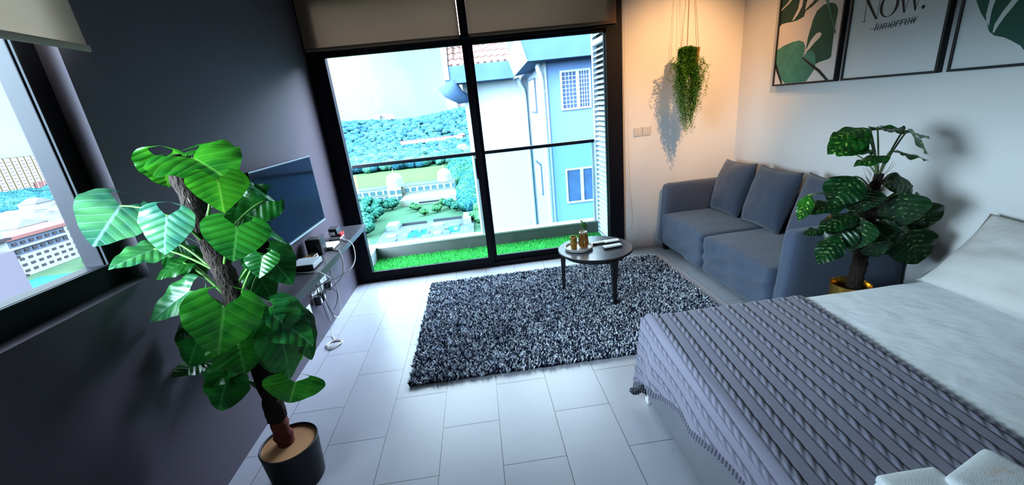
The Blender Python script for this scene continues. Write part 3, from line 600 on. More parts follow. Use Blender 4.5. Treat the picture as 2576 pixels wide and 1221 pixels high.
def cable(name, pts, r, m, label, cat='cable', group=None, n=8):
    o = MB().tube(spline(pts, n), r, 6).build(name, m, smooth=True); return tag(o, label, cat, group)
z = SZ + .004
cable('cable', [(.06, -1.22, z), (.03, -1.1, z), (.06, -.99, z), (.022, -.90, z), (.03, -.80, z), (.06, -.74, z), (.05, -.70, z)], .0035, M['dark_plastic'], 'black cable curling over the shelf behind the speaker')
k = []
for i in range(40):
    a = i * .9; k.append((.095 + .035 * cos(a) + .012 * sin(i * 2.3), -1.155 + .055 * sin(a) + .015 * cos(i * 1.7), z + .001 + .0006 * i))
cable('cable', k, .003, M['cord'], 'tangled bundle of pale cable on the shelf between the grey box and the speaker', n=3)
k = [(.10 + .03 * cos(i * .7), -1.205 + .02 * sin(i * .7) + .001 * i, z + .0145 + .0008 * i) for i in range(26)]
cable('cable', k, .0025, M['brass'], 'small coil of tan cable on the shelf beside the grey box', n=3)
zf = SZ + .004
cable('cable', [(.176, -.70, zf + .006), (.22, -.76, zf + .004), (.264, -.80, zf + .002), (.30, -.83, .64), (.31, -.90, .55), (.28, -.98, .50), (.20, -1.02, .47), (.10, -1.06, .45), (.02, -1.1, .42)], .005, M['white_plastic'], 'thick white cable arching off the balcony end of the shelf')
cable('cable', [(.195, -.99, zf), (.235, -1.02, zf + .001), (.264, -1.05, zf - .002), (.285, -1.09, .62), (.28, -1.14, .53), (.22, -1.20, .47), (.10, -1.22, .43), (.03, -1.2, .39)], .004, M['cord'], 'grey cable looping off the shelf edge beside the white router')
cable('cable', [(.08, -1.43, zf), (.18, -1.46, zf + .002), (.25, -1.47, zf + .003), (.275, -1.46, .665), (.28, -1.38, .60), (.2, -1.28, .54), (.1, -1.2, .47), (.03, -1.14, .40)], .004, M['white_plastic'], 'white cable crossing the shelf in front of the grey box')
# sockets, adapters and hanging leads under the shelf
def socket(y, zz, label, w=.15):
    t = thing('wall_socket', (0.004, y, zz), label, 'socket', 'white sockets under the shelf')
    MB().rbox(.0005, .010, y - w / 2, y + w / 2, zz - .045, zz + .045, .004, 4).build('plate', M['white_plastic'], t, smooth='auto')
    for k in (-1, 1): MB().rbox(.010, .014, y + k * w * .25 - .014, y + k * w * .25 + .014, zz + .008, zz + .030, .002, 2).build('rocker', M['white_plastic'], t)
socket(-0.865, .375, 'white wall socket under the shelf nearest the balcony')
socket(-1.045, .345, 'white wall socket under the shelf behind the black adapters')
socket(-1.26, .30, 'white wall socket under the shelf nearest the tall plant')
def adapter(y, zz, label):
    t = thing('power_adapter', (.03, y, zz - .03), label, 'adapter', 'black power adapters')
    MB().rbox(.012, .062, y - .022, y + .022, zz - .036, zz + .036, .006, 4).build('body', M['dark_plastic'], t, smooth='auto')
    MB().box(.0622, .0635, y - .008, y + .008, zz - .02, zz + .014).build('rating_label', M['white_plastic'], t)
adapter(-1.10, .325, 'black power adapter plugged in under the shelf, nearer the tall plant')
adapter(-1.025, .325, 'black power adapter plugged in under the shelf, in the middle socket')
adapter(-.855, .345, 'black power adapter plugged in under the shelf, nearest the balcony')
for i, (pts, r, m, lb) in enumerate((
    ([(.03, -1.02, .62), (.035, -1.06, .5), (.05, -1.10, .37)], .003, 'dark_plastic', 'black lead dropping straight from the shelf to the nearer adapter'),
    ([(.03, -.98, .62), (.04, -1.0, .5), (.05, -1.025, .37)], .003, 'dark_plastic', 'black lead dropping from the shelf to the middle adapter'),
    ([(.03, -.78, .62), (.05, -.85, .5), (.06, -.80, .45), (.06, -.9, .39), (.05, -1.0, .32)], .003, 'dark_plastic', 'black lead zigzagging under the shelf to the middle socket'),
    ([(.06, -1.10, .29), (.07, -1.1, .18), (.06, -1.03, .09), (.05, -.94, .10), (.05, -.98, .2), (.06, -1.02, .28)], .003, 'dark_plastic', 'black lead hanging in a loop below the adapters'),
    ([(.03, -.79, .62), (.05, -.78, .48), (.07, -.78, .30), (.06, -.80, .10), (.05, -.86, .05), (.04, -.94, .13), (.05, -1.0, .29)], .004, 'cord', 'grey cable bundle hanging in a long loop nearest the balcony'),
    ([(.065, -.855, .31), (.07, -.80, .24), (.06, -.84, .17), (.05, -.90, .14)], .003, 'dark_plastic', 'short black lead curling below the adapter nearest the balcony'),
    ([(.03, -1.05, .60), (.05, -1.045, .36), (.06, -1.04, .16), (.05, -1.06, .05), (.07, -1.10, .006), (.10, -1.16, .005)], .003, 'white_plastic', 'thin white cable running from the shelf down to the floor'),
)): cable('cable', pts, r, M[m], lb)
k = [(.128 + (.052 + .010 * sin(i * .37)) * cos(i * .55), -1.232 + (.058 + .012 * cos(i * .41)) * sin(i * .55), .004 + .0011 * (i % 12)) for i in range(46)]
cable('cable', k, .003, M['cord'], 'coil of pale cable lying on the floor tiles by the dark wall', n=3)

# light switches on the back wall, chain is part of the blind
for x, lb in ((3.012, 'left of the two white light switches on the warm-lit back wall'), (3.103, 'right of the two white light switches on the warm-lit back wall')):
    t = thing('light_switch', (x, -.004, 1.185), lb, 'switch', 'white light switches')
    MB().rbox(x - .042, x + .042, -.010, -.0005, 1.187, 1.273, .003, 4).build('plate', M['switch'], t, smooth='auto')
    for k in (-1, 1): MB().rbox(x + k * .016 - .013, x + k * .016 + .013, -.0125, -.010, 1.20, 1.26, .001, 2).build('rocker', M['switch'], t)
# ------------------------------------------------------------------ rug
rug = thing('shag_rug', (1.92, -1.12, 0.0), 'shaggy salt-and-pepper grey rug on the tiles under the coffee table', 'rug')
MB().box(0.80, 3.04, -1.885, -0.335, 0.0005, 0.008).build('backing', M['rug_base'], rug)
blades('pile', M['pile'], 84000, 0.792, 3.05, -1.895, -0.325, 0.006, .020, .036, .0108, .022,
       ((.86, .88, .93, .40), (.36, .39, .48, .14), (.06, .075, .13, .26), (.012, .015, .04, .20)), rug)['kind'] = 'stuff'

# ------------------------------------------------------------------ coffee table
TC = Vector((2.265, -0.955)); TR = 0.305; TZ = 0.42; FZ = 0.022
ct = thing('coffee_table', (TC.x, TC.y, FZ), 'round black coffee table on three legs standing on the shaggy rug', 'table')
MB().lathe([(0, -.022), (TR - .012, -.022), (TR, -.016), (TR, -.003), (TR - .004, 0)], (TC.x, TC.y, TZ), 72).build('table_edge', M['black_wood'], ct, smooth='auto')
MB().lathe([(0, -.004), (TR - .0045, -.004), (TR - .0055, .0012), (0, .0012)], (TC.x, TC.y, TZ), 72).build('table_top', M['table_top'], ct, smooth='auto')
MB().lathe([(TR - .06, -.05), (TR - .045, -.05), (TR - .045, -.022), (TR - .06, -.022)], (TC.x, TC.y, TZ), 64).build('apron', M['black_wood'], ct, smooth='auto')
for fx, fy in ((2.004, -.852), (2.331, -1.247), (2.514, -.752)):
    dx, dy = fx - TC.x, fy - TC.y; L_ = math.hypot(dx, dy); ux, uy = dx / L_, dy / L_; tx, ty = -uy, ux
    def q(r, w, th, zz):
        cx, cy = TC.x + ux * r, TC.y + uy * r
        return [(cx + ux * a * th + tx * bb * w, cy + uy * a * th + ty * bb * w, zz) for a, bb in ((-1, -1), (1, -1), (1, 1), (-1, 1))]
    s = MB(); ring = [q(L_, .011, .012, FZ - .012), q(L_ - .005, .015, .016, .22), q(L_ - .012, .020, .020, .36), q(L_ - .02, .026, .03, .398)]
    k0 = []
    for r_ in ring: k0 += r_
    s.v = k0; s.f = [(3, 2, 1, 0)] + [(i * 4 + j, i * 4 + (j + 1) % 4, i * 4 + 4 + (j + 1) % 4, i * 4 + 4 + j) for i in range(3) for j in range(4)] + [(12, 13, 14, 15)]
    s.build('leg', M['black_wood'], ct, bevel=.004)
TT = TZ + .0014
t = thing('round_tray', (2.132, -.945, TT), 'small round grey marbled tray on the coffee table', 'tray')
MB().lathe([(0, 0), (.105, 0), (.113, .006), (.115, .026), (.108, .027), (.102, .012), (0, .010)], (2.132, -.945, TT), 56).build('tray_body', M['marble'], t, smooth='auto')
TB = TT + .0105
t = thing('gold_tumbler', (2.088, -.958, TB), 'plain gold metal tumbler on the round tray, left of the ribbed vase', 'tumbler')
MB().lathe([(0, 0), (.024, 0), (.026, .004), (.028, .105), (.0262, .105), (.024, .008), (0, .007)], (2.088, -.958, TB), 36).build('cup', M['gold'], t, smooth='auto')
t = thing('ribbed_vase', (2.172, -.952, TB), 'ribbed antique gold vase with a green sprig, standing on the round tray', 'vase')
MB().lathe([(0, 0), (.026, 0), (.028, .012), (.038, .014), (.040, .05), (.036, .10), (.030, .128)], (2.172, -.952, TB), 96, rib=.05, ribn=16).build('vase_body', M['gold_dark'], t, smooth='auto')
MB().lathe([(.027, .126), (.033, .126), (.034, .134), (.031, .137), (.027, .134), (.024, .10), (0, .10)], (2.172, -.952, TB), 36).build('vase_rim', M['silver'], t, smooth='auto')

def leaf(mb, B, T, W, n, curl=.12, fold=.12, shape=0, nu=14, nv=6, seed=0, tint=(1, 1, 1)):
    """one blade: shape 0 = heart with back lobes, 1 = oval with a drawn-out tip"""
    B, T, n = Vector(B), Vector(T), Vector(n); d = T - B; L = d.length; d = d / L; n = (n - d * n.dot(d)).normalized(); sd = d.cross(n)
    rng = random.Random(seed); ph = rng.uniform(0, 6); wav = rng.uniform(.6, 1.2)
    lo = -.40 if shape == 0 else 0.0
    for half in (-1, 1):
        k = len(mb.v)
        for i in range(nu + 1):
            t = i / nu; u = lo + (1 - lo) * t
            if shape == 0: w = W * max(0.0, sin(pi * t ** .60)) ** .78; gp = w * (.9 * (-u / .40) ** 1.3 if u < 0 else 0)
            else: w = W * max(0.0, sin(pi * min(1, t ** .85))) ** .85; gp = 0
            for j in range(nv + 1):
                q = j / nv; a = gp + (w - gp) * q; rel = a / max(W, 1e-6)
                z = fold * a * (1.0 - .6 * rel) - curl * L * max(0, u) ** 2.2 - .05 * L * rel ** 2.2
                if u < 0: z -= .25 * L * u * u
                z += .045 * L * rel * sin(u * 15 + ph + half * 1.7) * q * wav + .007 * L * cos(2 * pi * (u * 6 - rel * 2.6)) * min(1, rel * 3) * (1 - q * .6)
                p = B + d * (u * L) + sd * (half * a) + n * z
                mb.c[len(mb.v)] = tint; mb.uv[len(mb.v)] = (.5 + half * .5 * rel, t); mb.v.append(tuple(p))
        for i in range(nu):
            for j in range(nv):
                a = k + i * (nv + 1) + j; f = (a, a + 1, a + nv + 2, a + nv + 1); mb.f.append(f if half < 0 else f[::-1])
sp = MB(); stp = MB()
for i, (B_, T_, W_, n_) in enumerate((((2.168, -.955, .648), (2.150, -.99, .676), .020, (-.5, -.7, .3)), ((2.176, -.95, .640), (2.16, -.985, .612), .017, (-.2, -.6, .6)), ((2.185, -.945, .622), (2.205, -.97, .585), .022, (.4, -.7, .3)))):
    leaf(sp, B_, T_, W_, n_, nu=8, nv=3, seed=i); stp.tube(bez((2.172, -.952, TB + .09), ((2.172 + B_[0]) / 2, -.95, B_[2] - .01), B_, 6), .0015, 5)
sp.build('sprig_leaves', M['big_leaf'], t, smooth=True); stp.build('sprig_stems', M['stalk_pale'], t, smooth=True)

def remote(p, yaw, ln, wd, th, top, label, dark=None):
    t = thing('remote_control', p, label, 'remote', 'remotes on the coffee table')
    R_ = Matrix.Rotation(yaw, 3, 'Z')
    def F(q): return Vector(p) + R_ @ (q - Vector(p))
    x, y, z0 = p
    MB().rbox(x - ln / 2, x + ln / 2, y - wd / 2, y + wd / 2, z0, z0 + th * .6, .005, 5, F).build('lower_shell', M['dark_plastic'], t, smooth='auto')
    MB().rbox(x - ln / 2 + .001, x + ln / 2 - .001, y - wd / 2 + .001, y + wd / 2 - .001, z0 + th * .5, z0 + th, .004, 5, F).build('upper_shell', M[top], t, smooth='auto')
    bt = MB()
    for i in range(5):
        for j in (-1, 0, 1): bt.rbox(x - ln * .38 + i * ln * .15, x - ln * .38 + i * ln * .15 + .008, y + j * wd * .27 - .003, y + j * wd * .27 + .003, z0 + th - .001, z0 + th + .0012, .001, 2, F)
    bt.build('buttons', M['dark_plastic' if dark else 'grey_plastic'], t)
remote((2.325, -.885, TT), .12, .15, .042, .020, 'white_plastic', 'white remote lying nearest the vase on the coffee table', 1)
remote((2.425, -.895, TT), .10, .13, .052, .024, 'white_plastic', 'wider white remote at the back of the coffee table, nearest the sofa')
remote((2.392, -1.020, TT), .14, .15, .050, .026, 'white_plastic', 'pale remote nearest the front edge of the coffee table')

# ------------------------------------------------------------------ sofa
SF, SB = 3.20, 4.03; SY0, SY1 = -1.90, -0.045; AW = .125
so = thing('sofa', (3.62, -.97, 0), 'blue-grey two-seat fabric sofa with boxy arms against the white wall', 'sofa')
def wob(p, a=.004, s=9): return p + Vector((nz(p, s), nz(p + Vector((7, 1, 3)), s), nz(p + Vector((2, 9, 4)), s))) * a
def arm(y0, y1):
    def F(p):
        if p.x < SF + .2: p.x += .05 * max(0, (p.z - .1)) / .6 * (1 - (p.x - SF) / .2)
        return wob(p, .003, 6)
    MB().rbox(SF, SB, y0, y1, .075, .695, .045, 14, F).build('arm', M['sofa'], so, smooth=True)
arm(SY1 - AW, SY1); arm(SY0, SY0 + AW)
MB().rbox(3.86, SB, SY0 + AW - .01, SY1 - AW + .01, .09, .70, .05, 12, lambda p: wob(p, .004, 6)).build('backrest', M['sofa'], so, smooth=True)
MB().rbox(SF + .03, 3.9, SY0 + AW - .01, SY1 - AW + .01, .075, .30, .02, 10).build('seat_base', M['sofa'], so, smooth=True)
ym = (SY0 + SY1) / 2 + .02
def seat(y0, y1, ph):
    yc = (y0 + y1) / 2; hw = (y1 - y0) / 2
    def F(p):
        v = (p.y - yc) / hw
        if p.z > .3: p.z += .022 * (1 - v * v) * (1 - ((p.x - 3.5) / .36) ** 2 if abs(p.x - 3.5) < .36 else 0)
        e = math.exp(-((p.x - SF - .05) / .10) ** 2) * math.exp(-((p.z - .38) / .09) ** 2)
        p.z += e * .006 * nz(Vector((p.y * 16, p.x * 9, ph))); p.x += .012 * e * nz(Vector((p.y * 11, ph, 3)))
        if p.x < SF + .08: p.x += .018 * nz(Vector((p.y * 3 + ph, p.z * 16 + p.y * 3, 1))) * (1 if p.z < .34 else .3)
        return wob(p, .006, 5)
    MB().rbox(SF - .005, 3.88, y0, y1, .08, .405, .035, 26, F).build('seat_cushion', M['sofa'], so, smooth=True)
seat(ym + .004, SY1 - AW - .002, 0.3); seat(SY0 + AW + .002, ym - .004, 2.1)
for x in (3.27, 3.95):
    for y in (-.13, -1.81): MB().box(x - .03, x + .03, y - .03, y + .03, 0, .085).build('leg', M['foot'], so, bevel=.004)

def cushion(mb, c, ax, ay, n, hw, hh, th, pw=2.6, seed=0, nn=22, wr=.01):
    """square pillow with pinched corners; ax, ay span its face, n its normal"""
    c, ax, ay, n = Vector(c), Vector(ax).normalized(), Vector(ay).normalized(), Vector(n).normalized()
    for sgn in (1, -1):
        k = len(mb.v)
        for i in range(nn + 1):
            for j in range(nn + 1):
                u, v = -1 + 2 * i / nn, -1 + 2 * j / nn
                e = max(0.0, (1 - abs(u) ** pw) * (1 - abs(v) ** pw)) ** .55
                p = c + ax * (u * hw * (1 - .07 * (1 - v * v) * u * u)) + ay * (v * hh * (1 - .07 * (1 - u * u) * v * v))
                w_ = nz(Vector((u * 1.6 + seed * 5, v * 1.6, sgn * 2.0)), 1.0) * wr * 1.5 + nz(Vector((u * 4 + seed, v * 4, sgn)), 1.0) * wr * .6
                p = p + n * (sgn * (th * .5 * e + w_ * e))
                mb.v.append(tuple(p))
        for i in range(nn):
            for j in range(nn):
                a = k + i * (nn + 1) + j; f = (a, a + 1, a + nn + 2, a + nn + 1); mb.f.append(f if sgn < 0 else f[::-1])
    return mb
for i, (y0, y1, rz, lb) in enumerate(((-.68, -.19, .10, 'blue-grey throw pillow on the sofa, farthest from the bed'), (-1.205, -.70, .03, 'blue-grey throw pillow on the sofa, the middle one of three'), (-1.74, -1.26, -.06, 'blue-grey throw pillow on the sofa, half hidden behind the spotted plant'))):
    yc = (y0 + y1) / 2; up = Vector((.30, 0, .95)).normalized(); ay = Vector((sin(rz) * .4, 1, -.03 + .04 * i)).normalized()
    n_ = ay.cross(up)
    m_ = cushion(MB(), (3.765, yc, .655), ay, up, n_, .245, .255, .21, seed=i + 1)
    tag(m_.build('throw_pillow', M['sofa_dark'], smooth=True, weld=True), lb, 'throw pillow', 'throw pillows on the sofa')

# ------------------------------------------------------------------ bed
BX0, BX1, BY0, BY1 = 2.135, 4.035, -3.92, -2.30
bed = thing('bed', (3.1, -3.1, 0), 'low upholstered pale bed base with a mattress, its head against the white wall', 'bed')
MB().rbox(BX0, BX1, BY0, BY1, .035, .30, .012, 8).build('bed_base', M['bed_base'], bed, smooth='auto')
MB().rbox(BX0 + .015, BX1 - .005, BY0 + .015, BY1 - .015, .30, .497, .05, 12).build('mattress', M['sheet'], bed, smooth=True)
for x in (BX0 + .06, BX1 - .08):
    for y in (BY0 + .07, BY1 - .07): MB().lathe([(.022, 0), (.026, .04)], (x, y, 0), 14).build('foot', M['white_plastic'], bed, smooth='auto')
MB().box(BX0 - .002, BX0 + .014, BY1 - .045, BY1 - .01, .004, .055).build('corner_clip', M['white_plastic'], bed, bevel=.003)
def F(u, v):
    x = 2.70 + (4.03 - 2.70) * u; y = -3.93 + 1.635 * v
    zz = .508 + .004 * nz(Vector((x * 3, y * 5, 0))) + .003 * nz(Vector((x * 9, y * 14, 1)))
    e = min(v, 1 - v) * 1.635
    if e < .03: zz -= .03 - sqrt(max(0, .03 ** 2 - (.03 - e) ** 2))
    return (x, y, zz)
s = MB().grid(F, 60, 80)
s.grid(lambda u, v: (2.70 + 1.33 * u, -2.2945 + .004 * sin(u * 40) * v, .48 - .15 * v), 40, 6)
tag(s.build('bed_sheet', M['sheet'], smooth=True), 'smooth white top sheet spread over the pillow half of the bed', 'bed sheet')
for c, up, ln, hh, th, seed, lb in (((3.80, -2.70, .655), (.72, 0, .69), .42, .235, .17, 4, 'white bed pillow leaning on the wall, the front one of two'), ((3.955, -2.86, .70), (.30, 0, .95), .40, .20, .12, 9, 'white bed pillow standing against the wall behind the front one')):
    up = Vector(up).normalized(); ay = Vector((0.02, 1, .02)).normalized()
    tag(cushion(MB(), c, ay, up, ay.cross(up), ln, hh, th, pw=2.4, seed=seed, nn=34, wr=.016).build('bed_pillow', M['pillow'], smooth=True, weld=True), lb, 'pillow', 'white bed pillows')

# cable-knit throw: section runs from the sheet, over the foot of the bed and down; ribs run along the bed's width
m, nt_, b_, o_ = new_mat('grey_cable_knit'); g_ = NG(nt_)
a_ = nt_.nodes.new('ShaderNodeAttribute'); a_.attribute_name = 'Col'
tcn = nt_.nodes.new('ShaderNodeTexCoord'); nzn = nt_.nodes.new('ShaderNodeTexNoise'); nzn.inputs['Scale'].default_value = 420
nt_.links.new(tcn.outputs['Object'], nzn.inputs['Vector'])
nt_.links.new(g_.mix(g_.m('MULTIPLY', nzn.outputs['Fac'], .5), a_.outputs['Color'], (.05, .048, .06)), b_.inputs['Base Color'])
bpn = nt_.nodes.new('ShaderNodeBump'); bpn.inputs['Strength'].default_value = .4; bpn.inputs['Distance'].default_value = .003
nt_.links.new(nzn.outputs['Fac'], bpn.inputs['Height']); nt_.links.new(bpn.outputs['Normal'], b_.inputs['Normal'])
b_.inputs['Roughness'].default_value = .95; b_.inputs['Specular IOR Level'].default_value = .1; b_.inputs['Sheen Weight'].default_value = .2
M['knit'] = m
def hem_z(y):
    P = [(-4.1, .33), (-3.2, .36), (-3.0, .335), (-2.85, .285), (-2.74, .285), (-2.60, .235), (-2.52, .20), (-2.47, .21), (-2.42, .19), (-2.36, .125), (-2.27, .055)]
    for (a, za), (c, zc) in zip(P, P[1:]):
        if y <= c: return za + (zc - za) * max(0, min(1, (y - a) / (c - a)))
    return P[-1][1]
PITCH = .074
def knit(s, y):
    q = (s / PITCH) % 1.0 - .5; a = abs(q)
    if a < .175:
        r = q / .175; rope = sqrt(max(0, 1 - r * r))
        tw = abs(sin(pi * (y / .050 + .38 * r)))
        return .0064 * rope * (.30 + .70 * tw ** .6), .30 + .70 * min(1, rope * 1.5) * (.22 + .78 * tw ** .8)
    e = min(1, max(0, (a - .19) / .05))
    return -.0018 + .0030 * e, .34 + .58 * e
def knit_throw():
    NS, NY = 300, 470; mb = MB(); cols = []
    ya, yb = -4.06, -2.285
    for j in range(NY + 1):
        y = ya + (yb - ya) * j / NY
        xb = 2.875 + .09 * ((y + 3.28) / .96) if y > -4.2 else 2.87
        hz = hem_z(y); top = .519; rr = .055; xe = 2.118
        flat = xb - (xe + rr); arc = rr * pi / 2; drop = top - rr - hz; tot = flat + arc + drop
        fa = max(0, min(1, (y + 2.62) / .25))
        for i in range(NS + 1):
            s = tot * i / NS
            if s < flat: p = Vector((xb - s, y, top)); n = Vector((0, 0, 1))
            elif s < flat + arc: t = (s - flat) / rr; p = Vector((xe + rr - rr * sin(t), y, top - rr + rr * cos(t))); n = Vector((-sin(t), 0, cos(t)))
            else:
                dd = s - flat - arc; q = dd / max(drop, .01)
                p = Vector((xe - .022 * q, y, top - rr - dd)); n = Vector((-1, 0, 0))
                p.x -= q * (.022 * (sin((y + 2.30) * 26) + .6) * fa + .008 * sin(y * 15 + 1))
                p.y += .02 * q * fa * sin((y + 2.4) * 20)
            h, ao = knit(s, y)
            # lengthwise sag and wrinkles of the cloth
            z_ = .004 * nz(Vector((p.x * 4, y * 3, 2)))
            # ribbed borders: the hem and the edge by the sheet
            if tot - s < .03:
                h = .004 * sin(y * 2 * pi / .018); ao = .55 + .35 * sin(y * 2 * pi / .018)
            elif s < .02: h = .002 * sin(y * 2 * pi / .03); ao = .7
            e = y - yb
            if e > -.035:     # far border hangs a little over the side
                tt = (e + .035) / .035; p.z -= .018 * tt * tt if s < flat else 0
            p = p + n * (h + z_); mb.v.append(tuple(p)); cols.append(ao)
    for j in range(NY):
        for i in range(NS):
            a = j * (NS + 1) + i; mb.f.append((a, a + NS + 1, a + NS + 2, a + 1))
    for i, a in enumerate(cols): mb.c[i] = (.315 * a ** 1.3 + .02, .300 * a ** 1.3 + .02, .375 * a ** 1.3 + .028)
    return mb
th = thing('knit_throw', (2.5, -3.1, .50), 'grey cable-knit throw spread over the foot of the bed and hanging over its end', 'blanket')
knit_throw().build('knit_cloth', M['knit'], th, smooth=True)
fr = MB()
for i in range(46):
    y = -2.288 - i * .0042; zt = hem_z(y) + .012; x = 2.09 - .02
    fr.tube([(x - .012 * sin(i), y, zt), (x - .006 - .01 * sin(i * 2.1), y + .004 * sin(i), zt - .022), (x + .004 * sin(i * 3), y + .006 * cos(i * 1.3), zt - .042)], [.003, .0032, .002], 5)
fm = mat('dark_fringe_yarn', (.06, .058, .072), .95); fr.build('fringe', fm, th, smooth=True)

# folded towels on the throw
def towel(c, yaw, lx, ly, th_, label, seed):
    t = thing('folded_towel', c, label, 'towel', 'folded white towels on the bed')
    R_ = Matrix.Rotation(yaw, 3, 'Z'); C_ = Vector(c); n = 2
    for k in range(n):
        def F(p, k=k):
            q = p - C_; q.z += .006 * nz(Vector((q.x * 7 + seed, q.y * 7, k))); q.x += .006 * nz(Vector((q.y * 9, seed, k * 3.0)))
            return C_ + R_ @ q
        h = th_ / n
        MB().rbox(c[0] - lx / 2, c[0] + lx / 2, c[1] - ly / 2, c[1] + ly / 2, c[2] + k * h, c[2] + (k + 1) * h + .003, min(h * .48, .03), 16, F).build('fold', M['towel'], t, smooth=True)
towel((2.60, -3.515, .523), .30, .20, .32, .075, 'larger folded white towel with a peach mark, nearest the pillows', 3)
towel((2.405, -3.475, .523), -.02, .17, .26, .055, 'smaller folded white towel, nearest the foot of the bed', 6)

# ------------------------------------------------------------------ framed prints on the right wall
FX = 4.013
def flat(name, polys, x, m, parent):
    mb = MB()
    for p in polys:
        k = len(mb.v); mb.v += [(x, a, b) for a, b in p]; mb.f.append(tuple(range(k, k + len(p))))
    o = mb.build(name, m, parent)
    bm = bmesh.new(); bm.from_mesh(o.data); bmesh.ops.triangulate(bm, faces=bm.faces[:], ngon_method='EAR_CLIP'); bm.to_mesh(o.data); bm.free(); return o
def clip(poly, y0, y1, z0, z1):
    def cut(P, f, ax, v):
        out = []
        for i in range(len(P)):
            a, b = P[i], P[(i + 1) % len(P)]
            ia, ib = f(a), f(b)
            if ia: out.append(a)
            if ia != ib:
                t = (v - a[ax]) / (b[ax] - a[ax]); out.append((a[0] + t * (b[0] - a[0]), a[1] + t * (b[1] - a[1])))
        return out
    P = poly
    for f, ax, v in ((lambda p: p[0] >= y0, 0, y0), (lambda p: p[0] <= y1, 0, y1), (lambda p: p[1] >= z0, 1, z0), (lambda p: p[1] <= z1, 1, z1)):
        P = cut(P, f, ax, v)
        if not P: return []
    return P
PZ0, PZ1 = 1.535, 2.435
def print_frame(ya, yb, label):          # ya nearer the balcony (larger y)
    t = thing('framed_print', (R - .004, (ya + yb) / 2, PZ0), label, 'framed print', 'framed prints on the white wall')
    b_ = MB().box(FX - .004, R - .001, yb, yb + .013, PZ0, PZ1).box(FX - .004, R - .001, ya - .013, ya, PZ0, PZ1).box(FX - .004, R - .001, yb + .013, ya - .013, PZ0, PZ0 + .013).box(FX - .004, R - .001, yb + .013, ya - .013, PZ1 - .013, PZ1)
    b_.build('frame', M['frame'], t)
    MB().box(FX + .004, R - .003, yb + .013, ya - .013, PZ0 + .013, PZ1 - .013).build('print_sheet', M['paper'], t)
    return t, (yb + .0135, ya - .0135, PZ0 + .0135, PZ1 - .0135)
def art(t, w, name, key, x, m):
    P = [q for q in (clip(p, *w) for p in ART[key]) if len(q) > 2]
    if P: flat(name, P, x, M[m], t)
t, w = print_frame(-.522, -1.163, 'framed print of overlapping green tropical leaves, nearest the room corner')
art(t, w, 'printed_leaves', 'a_monstera', FX + .0034, 'art_dark'); art(t, w, 'leaf_slits', 'a_slits', FX + .0031, 'art_blush')
art(t, w, 'printed_leaves', 'a_tall', FX + .0028, 'art_mid'); art(t, w, 'leaf_slits', 'a_slot', FX + .0025, 'paper')
art(t, w, 'printed_leaves', 'a_heart', FX + .0022, 'art_teal'); ART['a_st1'], ART['a_st2'] = ART['a_stem'][:1], ART['a_stem'][1:]
art(t, w, 'printed_stem', 'a_st1', FX + .0019, 'ink'); art(t, w, 'printed_stem', 'a_st2', FX + .0019, 'ink'); art(t, w, 'printed_stem', 'a_stem2', FX + .0019, 'art_teal')
w_ = (w[0], w[1], w[2] + .30, w[3])
flat('blush_background', [[(w[0], w[2] + .33), (w[1], w[2] + .26), (w[1], w[3]), (w[0], w[3])]], FX + .0037, M['art_blush'], t)
t2, w2 = print_frame(-1.212, -1.843, 'framed white print with the black lettering NOW over a struck-out word')
t3, w3 = print_frame(-1.895, -2.53, 'framed print of one large split leaf, partly cut off at the photo edge')
art(t3, w3, 'printed_leaves', 'c_monstera', FX + .0034, 'art_mid'); art(t3, w3, 'leaf_slits', 'c_slits', FX + .0029, 'paper')

